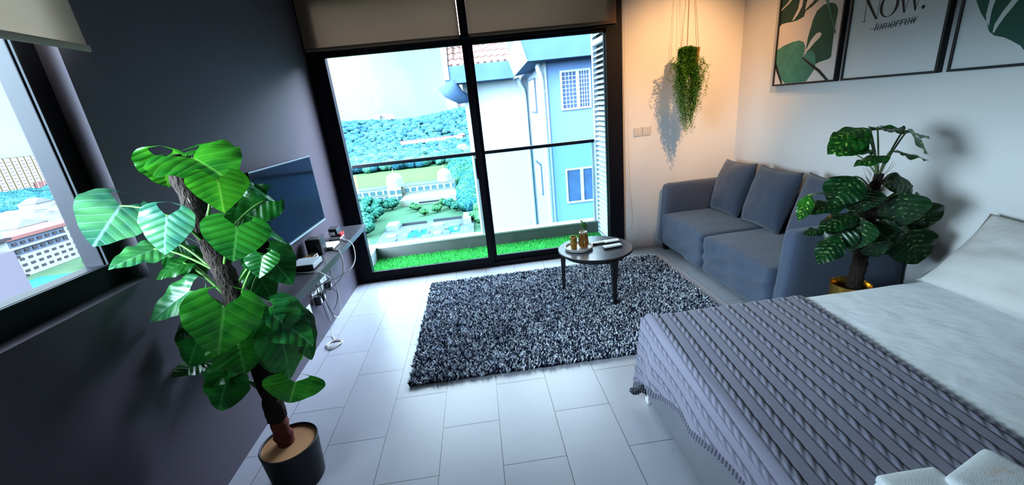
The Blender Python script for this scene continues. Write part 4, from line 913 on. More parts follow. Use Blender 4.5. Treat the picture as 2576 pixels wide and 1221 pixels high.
# lettering: (a, b) = along the line, up; y runs backwards along the wall
def letters():
    mb = MB(); X = FX + .0030
    def P(o, sx, sy, sh, pts): return [(X, o[0] - (a + sh * b) * sx, o[1] + b * sy) for a, b in pts]
    def poly(o, sx, sy, sh, pts):
        k = len(mb.v); mb.v.extend(P(o, sx, sy, sh, pts)); mb.f.append(tuple(range(k, k + len(pts))))
    def stroke(o, sx, sy, sh, pts, wd):
        for (a, b), (c, d) in zip(pts, pts[1:]):
            L_ = math.hypot(c - a, d - b) or 1; nx, ny = -(d - b) / L_ * wd / 2, (c - a) / L_ * wd / 2
            poly(o, sx, sy, sh, [(a + nx, b + ny), (a - nx, b - ny), (c - nx, d - ny), (c + nx, d + ny)])
    def ring(o, sx, sy, sh, cx, cy, rx, ry, ix, iy, n=36, a0=0, a1=2 * pi):
        for i in range(n):
            s, e = a0 + (a1 - a0) * i / n, a0 + (a1 - a0) * (i + 1) / n
            poly(o, sx, sy, sh, [(cx + rx * cos(s), cy + ry * sin(s)), (cx + rx * cos(e), cy + ry * sin(e)), (cx + ix * cos(e), cy + iy * sin(e)), (cx + ix * cos(s), cy + iy * sin(s))])
    H = .128
    o = (-1.312, 1.889)               # N
    stroke(o, H, H, 0, [(.10, 0), (.10, 1)], .022); stroke(o, H, H, 0, [(.80, 0), (.80, 1)], .022)
    poly(o, H, H, 0, [(.02, 1), (.19, 1), (.81, 0), (.71, 0)])
    for a, b in ((-.03, .23), (.68, .92)): pass
    stroke(o, H, H, 0, [(-.02, .01), (.22, .01)], .022); stroke(o, H, H, 0, [(.68, .99), (.92, .99)], .022)
    o = (-1.425, 1.889)               # O
    ring(o, H, H, 0, .46, .5, .47, .52, .335, .495, 48)
    o = (-1.540, 1.889)               # W
    poly(o, H, H, 0, [(0.0, 1), (.16, 1), (.40, .0), (.33, .0)]); stroke(o, H, H, 0, [(.36, .02), (.58, 1)], .022)
    poly(o, H, H, 0, [(.50, 1), (.66, 1), (.90, .0), (.83, .0)]); stroke(o, H, H, 0, [(.86, .02), (1.10, 1)], .022)
    for a in (.07, .57, 1.09): stroke(o, H, H, 0, [(a - .13, .99), (a + .13, .99)], .022)
    ring((-1.694, 1.889), H, H, 0, 0, .07, .075, .075, 0.001, .001, 20)   # full stop
    # struck-out small italic word
    h = .034; sh = .28; y = -1.402
    o = (y, 1.821)
    def adv(k): return (y - k * h, 1.821)
    q = adv(0); stroke(q, h, h, sh, [(.25, 1.35), (.22, .25), (.30, .04), (.48, .10)], .16); stroke(q, h, h, sh, [(.0, .95), (.5, .95)], .08)
    def oo(k): ring(adv(k), h, h, sh, .42, .5, .42, .52, .25, .46, 24)
    def mm(k, n=2):
        stroke(adv(k), h, h, sh, [(.12, 0), (.12, 1)], .17)
        for i in range(n): ring(adv(k), h, h, sh, .42 + i * .58, .62, .32, .38, .22, .32, 12, 0, pi); stroke(adv(k), h, h, sh, [(.70 + i * .58, 0), (.70 + i * .58, .64)], .15)
    def r_(k):
        stroke(adv(k), h, h, sh, [(.15, 0), (.15, 1)], .17); ring(adv(k), h, h, sh, .42, .66, .30, .34, .20, .26, 10, .5, pi); ring(adv(k), h, h, sh, .62, .85, .10, .10, .001, .001, 10)
    oo(.62); mm(1.62); oo(3.12); r_(4.12); r_(4.95); oo(5.75)
    q = adv(6.75); stroke(q, h, h, sh, [(.08, 1), (.25, 0)], .16); stroke(q, h, h, sh, [(.25, 0), (.60, .9)], .08); stroke(q, h, h, sh, [(.52, 1), (.70, 0)], .16); stroke(q, h, h, sh, [(.70, 0), (1.05, 1)], .08)
    k = len(mb.v); mb.v += [(X - .0002, -1.378, 1.8365), (X - .0002, -1.378, 1.8335), (X - .0002, -1.668, 1.8365), (X - .0002, -1.668, 1.8395)]; mb.f.append((k, k + 1, k + 2, k + 3))
    return mb
letters().build('lettering', M['ink'], t2)
# ------------------------------------------------------------------ tall elephant-ear plant
PX, PY = .352, -2.468
pl = thing('potted_elephant_ear_plant', (PX, PY, 0), 'tall leaning elephant-ear plant in a black pot beside the side window', 'potted plant')
MB().lathe([(0, 0), (.105, 0), (.112, .006), (.1245, .20), (.1265, .214), (.123, .218), (.117, .214), (.1155, .19)], (PX, PY, 0), 64).build('pot', M['pot_dark'], pl, smooth='auto')
MB().lathe([(.1145, .165), (.116, .165), (.1173, .208), (.114, .205)], (PX, PY, 0), 64).build('pot_lining', M['terracotta'], pl, smooth='auto')
s = MB().grid(lambda u, v: (PX + .115 * u * cos(2 * pi * v), PY + .115 * u * sin(2 * pi * v), .172 + .010 * nz(Vector((u * 3 * cos(2 * pi * v), u * 3 * sin(2 * pi * v), 0))) - .006 * u), 10, 40)
s.build('soil', M['soil'], pl, smooth=True)
s = MB().grid(lambda u, v: (PX - .052 + .048 * u * cos(2 * pi * v), PY - .045 + .036 * u * sin(2 * pi * v), .186 - .016 * u * u + .008 * nz(Vector((u * 5 * cos(2 * pi * v), u * 5 * sin(2 * pi * v), 3)))), 6, 24)
s.build('foam_packing', M['styro'], pl, smooth=True)
TP = [(.337, -2.462, .165), (.331, -2.455, .345), (.336, -2.45, .605), (.328, -2.45, .82), (.32, -2.45, 1.029), (.303, -2.45, 1.187), (.292, -2.45, 1.365), (.268, -2.44, 1.50), (.258, -2.44, 1.54)]
tp = spline(TP, 8)
def rough_tube(pts, r, n=14, amp=.006, sc=30):
    mb = MB().tube(pts, r, n)
    mb.v = [tuple(Vector(p) + Vector((nz(Vector(p) * sc), nz(Vector(p) * sc + Vector((5, 5, 5))), 0)) * amp) for p in mb.v]; return mb
low = [p for p in tp if p.z < .36]; hi = [p for p in tp if p.z >= .34]
rough_tube(low, [.038 + .004 * sin(i * 2.1) for i in range(len(low))], amp=.008).build('stem_base', M['bark_red'], pl, smooth=True)
rough_tube(hi, [.043 - .010 * (i / len(hi)) + .003 * sin(i * 1.3) for i in range(len(hi))], amp=.012, sc=45).build('trunk', M['bark'], pl, smooth=True)
def trunk_at(z):
    for a, b in zip(tp, tp[1:]):
        if a.z <= z <= b.z: return a.lerp(b, (z - a.z) / max(1e-6, b.z - a.z))
    return tp[-1] if z > 1 else tp[0]
fol = MB(); stk = MB()
BT = {5: (3.2, 1.8, 5), 7: (1.6, 1.3, 2), 9: (3.2, 1.8, 5), 26: (1.2, 1.1, 1.8), 27: (1.3, 1.15, 2), 0: (5, 2.1, 8), 1: (2.3, 1.7, .7), 2: (1.7, 1.35, .8), 3: (1.7, 1.35, .8), 4: (2.2, 1.6, .8), 18: (1.0, .95, .7), 12: (3.5, 1.7, 6.5), 13: (2.6, 1.5, 4), 16: (2.2, 1.4, 3.6), 8: (1.0, 1.0, .9), 19: (.7, .75, .6), 25: (1.3, 1.05, .8), 32: (4, 2.4, .8)}  # window gleam, backlight and shade put into each leaf's colour
for i, (B, T, W, n, cu, fo, shp) in enumerate(BIG_LEAVES):
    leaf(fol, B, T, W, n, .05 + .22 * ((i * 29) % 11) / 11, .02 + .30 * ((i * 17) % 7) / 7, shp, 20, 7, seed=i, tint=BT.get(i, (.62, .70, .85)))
    Bv = Vector(B); z = max(.27, min(1.46, Bv.z - .14 - .10 * ((i * 37) % 10) / 10)); A = trunk_at(z)
    mid = A.lerp(Bv, .5) + Vector((0, 0, .05)) + (Bv - A) * .12
    stk.tube(bez(A, mid, Bv + Vector((0, 0, .002)), 10), [.0062 - .0003 * k for k in range(11)], 6)
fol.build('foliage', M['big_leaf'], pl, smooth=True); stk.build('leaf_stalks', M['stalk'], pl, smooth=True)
for i, (a, z) in enumerate(((-1.2, 1.36), (-.5, 1.30), (-2.0, 1.2), (.2, 1.12))):
    A = trunk_at(z); MB().tube(bez(A + Vector((.03 * cos(a), .03 * sin(a), 0)), A + Vector((.07 * cos(a), .07 * sin(a), .05)), A + Vector((.09 * cos(a), .07 * sin(a), .02 + .03 * sin(i))), 6), .0012, 4).build('root_fibre', M['cord'], pl)

# ------------------------------------------------------------------ spotted plant between sofa and bed
QX, QY = 3.452, -2.10
pl = thing('potted_dumb_cane_plant', (QX, QY, 0), 'spotted dumb cane plant in a gold pot between the sofa and the bed', 'potted plant')
MB().lathe([(0, 0), (.080, 0), (.086, .006), (.098, .40), (.100, .425), (.096, .428), (.091, .42), (.089, .36)], (QX, QY, 0), 56).build('pot', M['gold'], pl, smooth='auto')
MB().lathe([(0, .37), (.089, .365)], (QX, QY, 0), 40).build('soil', M['soil'], pl)
qp = spline([(QX + .02, QY, .36), (QX + .028, QY, .55), (QX + .034, QY - .005, .75), (QX + .04, QY, .95), (QX + .046, QY, 1.06)], 8)
rough_tube(qp, [.040 - .0006 * i for i in range(len(qp))], amp=.010, sc=45).build('trunk', M['bark'], pl, smooth=True)
hair = MB()
for i in range(60):
    a = random.uniform(0, 2 * pi); z = random.uniform(.95, 1.07); p = Vector((QX + .044 + .028 * cos(a), QY + .028 * sin(a), z))
    hair.tube([p, p + Vector((.022 * cos(a), .022 * sin(a), .03)), p + Vector((.04 * cos(a), .04 * sin(a), .075 * random.uniform(.5, 1.1)))], [.0009, .0007, .0003], 3)
hair.build('coir_fibres', mat('reddish_fibre', (.10, .05, .035), .95), pl)
fol = MB(); stk = MB()
for i, (B, T, W, n, cu, fo, shp) in enumerate(SPOT_LEAVES):
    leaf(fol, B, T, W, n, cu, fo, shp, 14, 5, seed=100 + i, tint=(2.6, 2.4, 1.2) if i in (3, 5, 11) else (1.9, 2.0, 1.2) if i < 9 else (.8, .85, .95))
    Bv = Vector(B); z = 1.04 if Bv.z > 1.1 else max(.42, min(.98, Bv.z - .10 - .06 * ((i * 7) % 5) / 5))
    f_ = min(1, max(0, (z - .36) / .7)); A = Vector((QX + .02 + .026 * f_, QY, z))
    mid = A.lerp(Bv, .5) + Vector((0, 0, .04 if Bv.z > 1.1 else .05))
    stk.tube(bez(A, mid, Bv, 8), .0042, 5)
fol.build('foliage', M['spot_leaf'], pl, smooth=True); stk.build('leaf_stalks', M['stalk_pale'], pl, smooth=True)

# ------------------------------------------------------------------ hanging plant in front of the back wall
HX, HY, HZ = 3.375, -.30, 1.70
hp = thing('hanging_trailing_plant', (HX, HY, HZ), 'trailing green plant in a gold pot hung on cords before the warm back wall', 'hanging plant')
MB().lathe([(0, 0), (.055, 0), (.060, .006), (.079, .215), (.081, .222), (.077, .224), (.073, .215), (.058, .02), (0, .02)], (HX, HY, HZ), 48).build('pot', M['gold'], hp, smooth='auto')
MB().lathe([(0, .19), (.073, .185)], (HX, HY, HZ), 32).build('soil', M['soil'], hp)
cd = MB()
for a in (.4, 1.5, 2.7, 3.9, 5.2):
    A = Vector((HX + .079 * cos(a), HY + .079 * sin(a), HZ + .215)); cd.tube([A - Vector((0, 0, .02)), A, Vector((HX - .022 + .006 * cos(a), HY + .006 * sin(a), 2.70))], .0016, 5)
cd.tube([(HX - .022, HY, 2.70), (HX - .022, HY, CZ)], .003, 6)
cd.build('hanging_cords', mat('brown_cord', (.16, .09, .05), .8), hp)
iv = MB(); st_ = MB(); rng = random.Random(3)
for i in range(190):
    a = rng.uniform(2.3, 4.75)
    rr = rng.uniform(.03, .076); top = HZ + .222 + rng.uniform(-.02, .02)
    ex = 3.338 + rng.gauss(0, .056); ey = HY - .06 + rng.gauss(0, .035); wdt = abs(ex - 3.335)
    zend = rng.uniform(1.14, 1.55) + min(.35, wdt * 2.6); zend = max(1.12, min(1.78, zend))
    p0 = Vector((HX + rr * cos(a), HY + rr * sin(a), top)); p1 = Vector((HX + .088 * cos(a), HY + .088 * sin(a), top - .012)); pts = [p0, p1]
    for k in range(1, 9):
        f = k / 8; e = min(1, max(0, f - .1) * 2.4)
        bul = .040 * sin(pi * min(1, max(0, f - .12) * 1.35)) * (1 if ex > 3.335 else -1) * rng.uniform(.2, 1.2)
        pts.append(Vector((p1.x + (ex - p1.x) * e + bul + rng.uniform(-.008, .008), p1.y + (ey - p1.y) * e + rng.uniform(-.01, .01), p1.z + (zend - p1.z) * f)))
    sp_ = spline(pts, 5); st_.tube(sp_[::2] + sp_[-1:], .0009, 3, cap=False)
    for k in range(1, len(sp_)):
        for rep in range(2):
            p = sp_[k - 1].lerp(sp_[k], rng.random()); th_ = rng.uniform(0, 2 * pi); l = rng.uniform(.010, .019)
            d_ = Vector((cos(th_), sin(th_), rng.uniform(-1.0, .5))).normalized(); sd = d_.cross(Vector((rng.uniform(-.6, .6), rng.uniform(-.6, .6), 1))).normalized() * l * .30
            p = p + d_ * rng.uniform(.001, .010); kk = len(iv.v)
            iv.v += [tuple(p), tuple(p + d_ * l * .5 + sd), tuple(p + d_ * l), tuple(p + d_ * l * .5 - sd)]; iv.f.append((kk, kk + 1, kk + 2, kk + 3))
            g0 = rng.uniform(.7, 1.35); cc = rng.choice(((.06, .20, .02), (.10, .30, .03), (.035, .12, .015), (.17, .38, .05)))
            for q in range(4): iv.c[kk + q] = tuple(c * g0 for c in cc)
iv.build('foliage', M['ivy'], hp); st_.build('vine_stems', M['stalk'], hp)
# ------------------------------------------------------------------ neighbouring apartment block
X_ = {}
X_['blue'] = mat('pale_blue_render', (0.075, 0.125, 0.225), 0.85, var=0.06, vscale=.6)
X_['blue_side'] = mat('light_blue_render', (0.15, 0.195, 0.25), 0.85, var=0.05, vscale=.6)
X_['pale'] = mat('white_render', (0.19, 0.225, 0.24), 0.85, var=0.04, vscale=.5)
X_['fascia'] = mat('blue_grey_fascia', (0.05, 0.088, 0.15), 0.8, var=0.2, vscale=1.5)
X_['pipe'] = mat('white_pipe', (0.19, 0.24, 0.28), 0.5, var=0.04)
X_['win'] = mat('dark_blue_window_glass', (0.03, 0.05, 0.10), 0.15, spec=.6, var=0.6, vscale=2)
X_['grille'] = mat('pale_grille', (0.25, 0.33, 0.42), 0.6)
X_['line'] = mat('dark_conduit', (0.03, 0.04, 0.06), 0.6)
X_['roof'] = roof_mat()
nb = thing('neighbour_block', (5.0, 13.0, -20), 'pale blue apartment block with a tiled roof right outside the balcony', 'building')
MB().box(4.25, 7.2, 12.0, 19, -20, 3.08).build('blue_wall', X_['blue'], nb)
MB().box(4.20, 4.249, 12.0, 16.7, -20, 3.05).build('side_wall', X_['blue_side'], nb)
MB().box(1.12, 4.2, 16.7, 24, -20, 2.86).build('white_wall', X_['pale'], nb)
MB().box(4.16, 4.30, 11.93, 12.0, -20, 3.05).build('corner_pilaster', X_['pipe'], nb)
MB().hexa([(3.50, 11.0, 3.02), (7.4, 11.0, 3.02), (7.4, 12.3, 3.06), (3.50, 15.8, 2.9), (3.30, 11.0, 3.76), (7.4, 11.0, 3.76), (7.4, 12.3, 3.8), (3.30, 15.8, 3.60)]).build('front_gutter', X_['fascia'], nb)
MB().hexa([(3.28, 10.98, 3.76), (3.50, 10.98, 3.02), (3.495, 15.75, 2.88), (3.275, 15.75, 3.58), (3.30, 10.98, 3.765), (3.515, 10.98, 3.025), (3.52, 15.75, 2.885), (3.30, 15.75, 3.59)]).build('gutter_return', X_['blue_side'], nb)
MB().box(0.42, 3.5, 15.6, 16.8, 2.84, 3.56).build('rear_gutter', X_['fascia'], nb)
s = MB()
s.tube([(.46, 15.9, 2.9), (.62, 15.95, 2.55), (.95, 16.1, 2.25), (1.3, 16.6, 2.2)], [.5, .42, .3, .2], 10); s.build('gutter_end_cove', X_['fascia'], nb, smooth=True)
MB().box(.38, .60, 15.55, 22, 3.0, 7.5).build('verge_board', X_['pale'], nb)
MB().hexa([(.6, 15.7, 3.56), (3.4, 15.7, 3.56), (3.4, 22, 7.9), (.6, 22, 7.9), (.6, 15.65, 3.64), (3.4, 15.65, 3.64), (3.4, 22, 8.0), (.6, 22, 8.0)]).build('tiled_roof', X_['roof'], nb)
MB().hexa([(3.3, 15.8, 3.6), (3.32, 11.2, 3.76), (7, 14.5, 6.6), (5.5, 20, 7.9), (3.3, 15.8, 3.66), (3.32, 11.2, 3.82), (7, 14.5, 6.7), (5.5, 20, 8.0)]).build('tiled_roof', X_['roof'], nb)
MB().tube([(1.0, 15.7, 3.9), (2.4, 15.7, 4.25), (3.32, 15.6, 4.7)], .07, 8).build('ridge_capping', mat('ridge_tile', (.5, .25, .2), .7), nb)
MB().tube([(4.02, 11.85, 3.0), (3.98, 11.82, 2.85), (4.06, 11.85, 2.6), (4.09, 11.88, 2.4), (4.09, 11.88, -20)], .10, 12).build('downpipe', X_['pipe'], nb, smooth=True)
MB().tube([(3.75, 16.3, 2.86), (3.78, 16.3, 2.65), (3.98, 16.55, 2.35), (4.02, 16.6, 2.0), (4.02, 16.6, -20)], .10, 10).build('downpipe', X_['pipe'], nb, smooth=True)
MB().tube([(4.19, 16.5, .95), (4.19, 16.45, -20)], .035, 6).build('conduit', X_['line'], nb)
for z in (2.0, .2, -1.6): MB().box(3.95, 4.2, 11.83, 11.95, z, z + .05).build('pipe_bracket', X_['pipe'], nb)
def nb_window(z0, z1, grille):
    x0, x1 = 4.80, 5.96
    f = MB().box(x0, x1, 11.93, 12.0, z0, z0 + .07).box(x0, x1, 11.93, 12.0, z1 - .07, z1).box(x0, x0 + .07, 11.93, 12.0, z0 + .07, z1 - .07).box(x1 - .07, x1, 11.93, 12.0, z0 + .07, z1 - .07).box(5.40, 5.52, 11.93, 12.0, z0 + .07, z1 - .07).build('window', X_['pipe'], nb)
    for a, b in ((x0 + .07, 5.40), (5.52, x1 - .07)):
        MB().box(a, b, 11.975, 11.99, z0 + .07, z1 - .07).build('pane', X_['win'], f)
        if grille:
            g = MB()
            for i in range(1, 4): x = a + (b - a) * i / 4; g.box(x - .008, x + .008, 11.955, 11.97, z0 + .07, z1 - .07)
            for i in range(1, 9): z = z0 + .07 + (z1 - z0 - .14) * i / 9; g.box(a, b, 11.955, 11.97, z - .008, z + .008)
            g.build('grille', X_['grille'], f)
nb_window(1.27, 2.68, True); nb_window(-2.36, -.95, False); nb_window(-6.0, -4.6, True)
for z in (1.25, -2.35):
    f = MB().box(4.13, 4.2, 14.0, 15.5, z, z + 1.40).build('side_window', X_['line'], nb)
    g = MB()
    for i in range(5): y = 14.1 + i * .31; g.box(4.11, 4.13, y - .05, y + .12, z + .06, z + 1.34)
    g.build('grille', X_['grille'], f)

# ------------------------------------------------------------------ the view: ground, hill, trees, town
E_ = {}
E_['ground'] = mat('distant_ground', (0.055, 0.095, 0.06), 0.95, var=0.35, vscale=.04)
E_['hill'] = mat('hazy_hill', (0.037, 0.083, 0.083), 0.95, var=0.3, vscale=.05)
E_['field'] = mat('playing_field_grass', (0.085, 0.175, 0.045), 0.95, var=0.1, vscale=.05)
E_['canopy'] = attr_mat('hazy_canopy', 0.95, 0, .0, 1.1)
E_['stone'] = mat('cream_stone', (0.20, 0.185, 0.155), 0.8, var=0.06, vscale=.3)
E_['stone_band'] = mat('grey_stone_band', (0.10, 0.10, 0.098), 0.8, var=0.08)
E_['dome'] = mat('pale_dome', (0.20, 0.195, 0.18), 0.6, var=0.05)
E_['glaz'] = mat('teal_windows', (0.045, 0.075, 0.085), 0.4, var=0.4, vscale=.3)
E_['pool'] = mat('pool_water', (0.022, 0.085, 0.12), 0.15, var=0.1)
E_['paving'] = mat('pale_paving', (0.09, 0.10, 0.105), 0.85, var=0.15, vscale=.3)
E_['tower'] = mat('cream_tower_render', (0.25, 0.225, 0.165), 0.85, var=0.03, vscale=.05)
E_['towerwin'] = mat('rose_windows', (0.12, 0.095, 0.10), 0.6, var=0.2)
E_['white'] = mat('white_block_render', (0.15, 0.16, 0.165), 0.85, var=0.04, vscale=.2)
E_['lilac'] = mat('shaded_lilac_render', (0.092, 0.086, 0.106), 0.85, var=0.05, vscale=.2)  # shade on the nearer tower wall put into its lilac colour
E_['ledge'] = mat('shaded_ledge', (0.037, 0.035, 0.039), 0.85, var=0.1)
E_['band'] = mat('blue_grey_cladding', (0.055, 0.069, 0.092), 0.8, var=0.12, vscale=.3)
E_['rose'] = mat('rose_roof', (0.127, 0.065, 0.063), 0.85, var=0.15, vscale=.2)
E_['greyroof'] = mat('grey_roof', (0.079, 0.083, 0.092), 0.85, var=0.2, vscale=.2)
E_['trunk'] = mat('tree_trunk', (0.028, 0.021, 0.014), 0.9)
for k_ in E_.values(): k_.node_tree.nodes['Principled BSDF'].inputs['Specular IOR Level'].default_value = 0.0
for k_ in ('blue', 'blue_side', 'pale', 'fascia', 'roof'): X_[k_].node_tree.nodes['Principled BSDF'].inputs['Specular IOR Level'].default_value = 0.05
GZ = -45.0
struct(MB().box(-1100, 500, 24, 1500, GZ - 1, GZ - .1).build('distant_ground', E_['ground']))
def hz_(x, y):
    t = max(0, min(1, (y - 520) / 270)); t = t * t * (3 - 2 * t)
    return GZ + t * (44 + 5 * sin(x * .021 + 1) + 4 * nz(Vector((x * .012, y * .012, 0)))) + (0.02 * (x + 120) * t)
struct(MB().grid(lambda u, v: (-420 + 470 * u, 500 + 420 * v, hz_(-420 + 470 * u, 500 + 420 * v)), 60, 50).build('wooded_hill', E_['hill'], smooth=True))
def ico(sub):
    bm = bmesh.new(); bmesh.ops.create_icosphere(bm, subdivisions=sub, radius=1); bm.verts.ensure_lookup_table()
    v = [x.co.copy() for x in bm.verts]; f = [tuple(q.index for q in p.verts) for p in bm.faces]; bm.free(); return v, f
IV, IF = ico(2); IV3, IF3 = ico(3)
def blob(mb, c, r, col, rng, flat=.8, hi=False):
    V, Fc = (IV3, IF3) if hi else (IV, IF)
    k = len(mb.v); o = rng.uniform(0, 99)
    for p in V:
        d = 1 + .30 * nz(p * 1.7 + Vector((o, 0, 0))) + .22 * nz(p * 4.5 + Vector((0, o, 0)))
        mb.c[len(mb.v)] = tuple(x * .38 * (.22 + .78 * max(0, min(1, .45 + .6 * p.z + 1.2 * (d - 1)))) for x in col)  # lighter tops, darker undersides and crevices: shade put into the colour
        mb.v.append((c[0] + p.x * r * d, c[1] + p.y * r * d, c[2] + p.z * r * d * flat))
    mb.f += [tuple(i + k for i in f) for f in Fc]
rng = random.Random(11)
cv = MB()
for i in range(2600):
    y = 525 + 340 * rng.random() ** 1.1; x = -.45 * y + (.47 * y) * rng.random()
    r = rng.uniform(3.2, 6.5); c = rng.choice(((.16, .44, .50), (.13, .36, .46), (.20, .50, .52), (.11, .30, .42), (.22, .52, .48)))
    blob(cv, (x, y, hz_(x, y) + r * .45), r, c, rng)
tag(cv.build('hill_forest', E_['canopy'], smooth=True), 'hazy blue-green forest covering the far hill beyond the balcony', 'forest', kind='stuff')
cv = MB()
for i in range(650):
    y = 402 + 128 * rng.random(); x = -.36 * y + (.40 * y) * rng.random()
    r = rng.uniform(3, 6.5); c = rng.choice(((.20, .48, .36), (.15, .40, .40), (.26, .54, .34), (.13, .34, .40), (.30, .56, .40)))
    blob(cv, (x, y, GZ + r * .7), r, c, rng)
for i in range(260):
    y = 190 + 210 * rng.random(); x = -24 + 30 * rng.random() - (y - 250) * .02
    if y < 262: x = max(x, -13 + 4 * rng.random())
    r = rng.uniform(4, 6.5); c = rng.choice(((.14, .42, .30), (.12, .36, .34), (.20, .48, .26)))
    blob(cv, (x + 6, y, GZ + r * .7), r, c, rng)
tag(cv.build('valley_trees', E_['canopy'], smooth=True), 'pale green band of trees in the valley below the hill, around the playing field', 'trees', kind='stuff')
struct(MB().box(-116, -30, 312, 398, GZ - .1, GZ + .1).build('playing_field', E_['field']))

crown = MB(); rr = random.Random(4)
for dx, dy, dz, r in ((0, 0, 0, 1), (.7, .2, -.1, .7), (-.7, -.2, -.15, .72), (.1, -.6, -.1, .75), (-.2, .6, .1, .7), (.35, -.3, .45, .6), (-.4, .1, .4, .6)):
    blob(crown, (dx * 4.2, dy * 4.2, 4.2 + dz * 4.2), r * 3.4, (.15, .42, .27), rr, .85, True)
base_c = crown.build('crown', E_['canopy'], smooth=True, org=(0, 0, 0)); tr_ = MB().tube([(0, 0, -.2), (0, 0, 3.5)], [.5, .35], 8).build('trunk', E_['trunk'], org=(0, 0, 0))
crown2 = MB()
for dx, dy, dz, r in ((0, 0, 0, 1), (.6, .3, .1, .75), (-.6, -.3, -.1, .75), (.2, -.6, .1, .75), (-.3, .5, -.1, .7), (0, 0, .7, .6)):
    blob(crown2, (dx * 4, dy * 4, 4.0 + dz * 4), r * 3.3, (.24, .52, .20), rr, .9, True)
base_c2 = crown2.build('crown', E_['canopy'], smooth=True, org=(0, 0, 0))
first = True
def far_tree(x, y, s, label, grp, kind=0):
    global first
    t = thing('garden_tree', (x, y, GZ), label, 'tree', grp); t.scale = (s, s, s); t.rotation_euler.z = (x * 7.3 + y) % 6.28
    c = (base_c, base_c2)[kind].copy(); COL.objects.link(c); c.parent = t
    k = tr_.copy(); COL.objects.link(k); k.parent = t
for i, (x, y, s, k) in enumerate(((-68, 226, 1.0, 0), (-61, 222, 1.05, 0), (-54, 218, .9, 0), (-48, 219, .85, 0), (-64, 208, 1.1, 0), (-58, 200, 1.1, 0), (-52, 196, 1.0, 0), (-58, 186, 1.15, 0), (-53, 178, 1.1, 0), (-50, 168, 1.0, 0), (-56, 166, 1.1, 0))):
    far_tree(x, y, s, 'dark green tree in the clump left of the domed palace and its pools', 'trees left of the pool deck', k)
for i, (x, y, s, k) in enumerate(((-36, 214, .45, 1), (-33, 208, .5, 1), (-20, 214, .5, 1), (-16, 206, .65, 0), (-22, 200, .6, 1), (-28, 196, .45, 1), (-12, 198, .6, 0))):
    far_tree(x, y, s, 'small light tree in the garden between the domed palace and the pool deck', 'trees before the palace', k)
for i, (x, y, s, k) in enumerate(((-3, 238, .9, 0), (-7, 250, .9, 0), (0, 226, .95, 1), (-5, 220, .8, 0), (1, 208, .9, 1), (-3, 198, .9, 1), (1, 186, .9, 1), (-1.5, 174, .8, 1), (1.5, 164, .9, 1), (-8, 232, .8, 0))):
    far_tree(x, y, s, 'green tree in the row right of the palace, beside the door mullion', 'trees right of the palace', k)
for i, (x, y, s, k) in enumerate(((-172, 186, .75, 1), (-168, 178, .8, 1), (-163, 182, .6, 0), (-180, 199, .6, 0))):
    far_tree(x, y, s, 'light green tree before the white flats, seen through the side window', 'trees before the flats', k)
for o in (base_c, base_c2, tr_): bpy.data.objects.remove(o)

pa = thing('domed_palace', (-45, 245, GZ), 'long cream palace-like building with two domes seen through the balcony glass', 'building')
MB().box(-78, -14, 240, 247, GZ, -36.6).build('main_wing', E_['stone'], pa)
MB().box(-78.6, -13.4, 239.4, 247.6, -36.6, -35.8).build('roof_parapet', E_['stone_band'], pa)
MB().box(-78.2, -13.8, 239.7, 240.2, -40.6, -40.1).build('string_course', E_['stone_band'], pa)
MB().box(-44, -12.5, 224, 240, GZ, -41.6).build('front_terrace', E_['stone'], pa)
MB().box(-34, -19, 223.9, 224.2, -44.4, -43.4).build('terrace_opening', E_['ledge'], pa)
MB().box(-53, -45, 237, 240.2, GZ, -36.2).build('entrance_bay', E_['stone'], pa)
for cx, r in ((-49, 4.6), (-19.5, 4.0)):
    dm = MB().lathe([(r * 1.12, 0), (r * 1.12, 2.0), (r * 1.02, 2.1), (r * 1.04, 3.2)] + [(r * 1.04 * cos(a) ** .8, 3.2 + r * 1.05 * sin(a)) for a in [i * pi / 24 for i in range(1, 12)]] + [(.25, 3.2 + r * 1.1), (.12, 3.2 + r * 1.65), (0, 3.2 + r * 1.7)], (cx, 243.5, -36.3), 24).build('dome', E_['dome'], pa, smooth='auto')
w0 = None
for row, (z0, z1) in enumerate(((-39.8, -37.6), (-43.6, -41.4))):
    for i in range(16):
        x = -75.5 + i * 4.0
        if row == 1 and x > -46: continue
        if -54 < x < -44: yy = 236.9
        else: yy = 239.9
        if w0 is None: w0 = MB().box(x, x + 2.6, yy - .1, yy + .05, z0, z1).build('window', E_['glaz'], pa); ow = Vector((x, yy, z0))
        else:
            c = w0.copy(); COL.objects.link(c); c.location = Vector(w0.location) + Vector((x, yy, z0)) - ow
pk = thing('pool_deck', (-24, 166, GZ), 'pale tiled pool deck roof with two blue pools below the balcony', 'pool deck')
MB().box(-43, -3.5, 153, 181, GZ, GZ + .5).build('deck', E_['paving'], pk)
for x0, x1, y0, y1 in ((-31, -23.5, 157, 168), (-14.5, -9.5, 158, 167)): MB().box(x0, x1, y0, y1, GZ + .5, GZ + .56).build('pool', E_['pool'], pk)
for x0, x1, y0, y1, h in ((-42, -37, 172, 180, 2.6), (-8, -4.5, 168, 180, 3), (-22, -17, 169, 172, 1.6), (-40, -36, 160, 164, 1.2), (-20, -17, 156, 160, 1.5)):
    MB().box(x0, x1, y0, y1, GZ + .5, GZ + h).build('pavilion', E_['white'], pk); 
for i in range(14):
    x = -35 + 2.1 * i; y = 154 + (i * 5.3) % 13; MB().box(x, x + (1.8 if i % 2 else .3), y, y + (.3 if i % 2 else 3.2), GZ + .5, GZ + 1.2 + .3 * (i % 3)).build('deck_wall', E_['white'] if i % 3 else E_['greyroof'], pk)
for x0, x1, y in ((-36, -25, 178), (-22, -9, 179)): MB().box(x0, x1, y, y + 1.2, GZ + .5, GZ + 1.5).build('hedge_planter', E_['ledge'], pk)
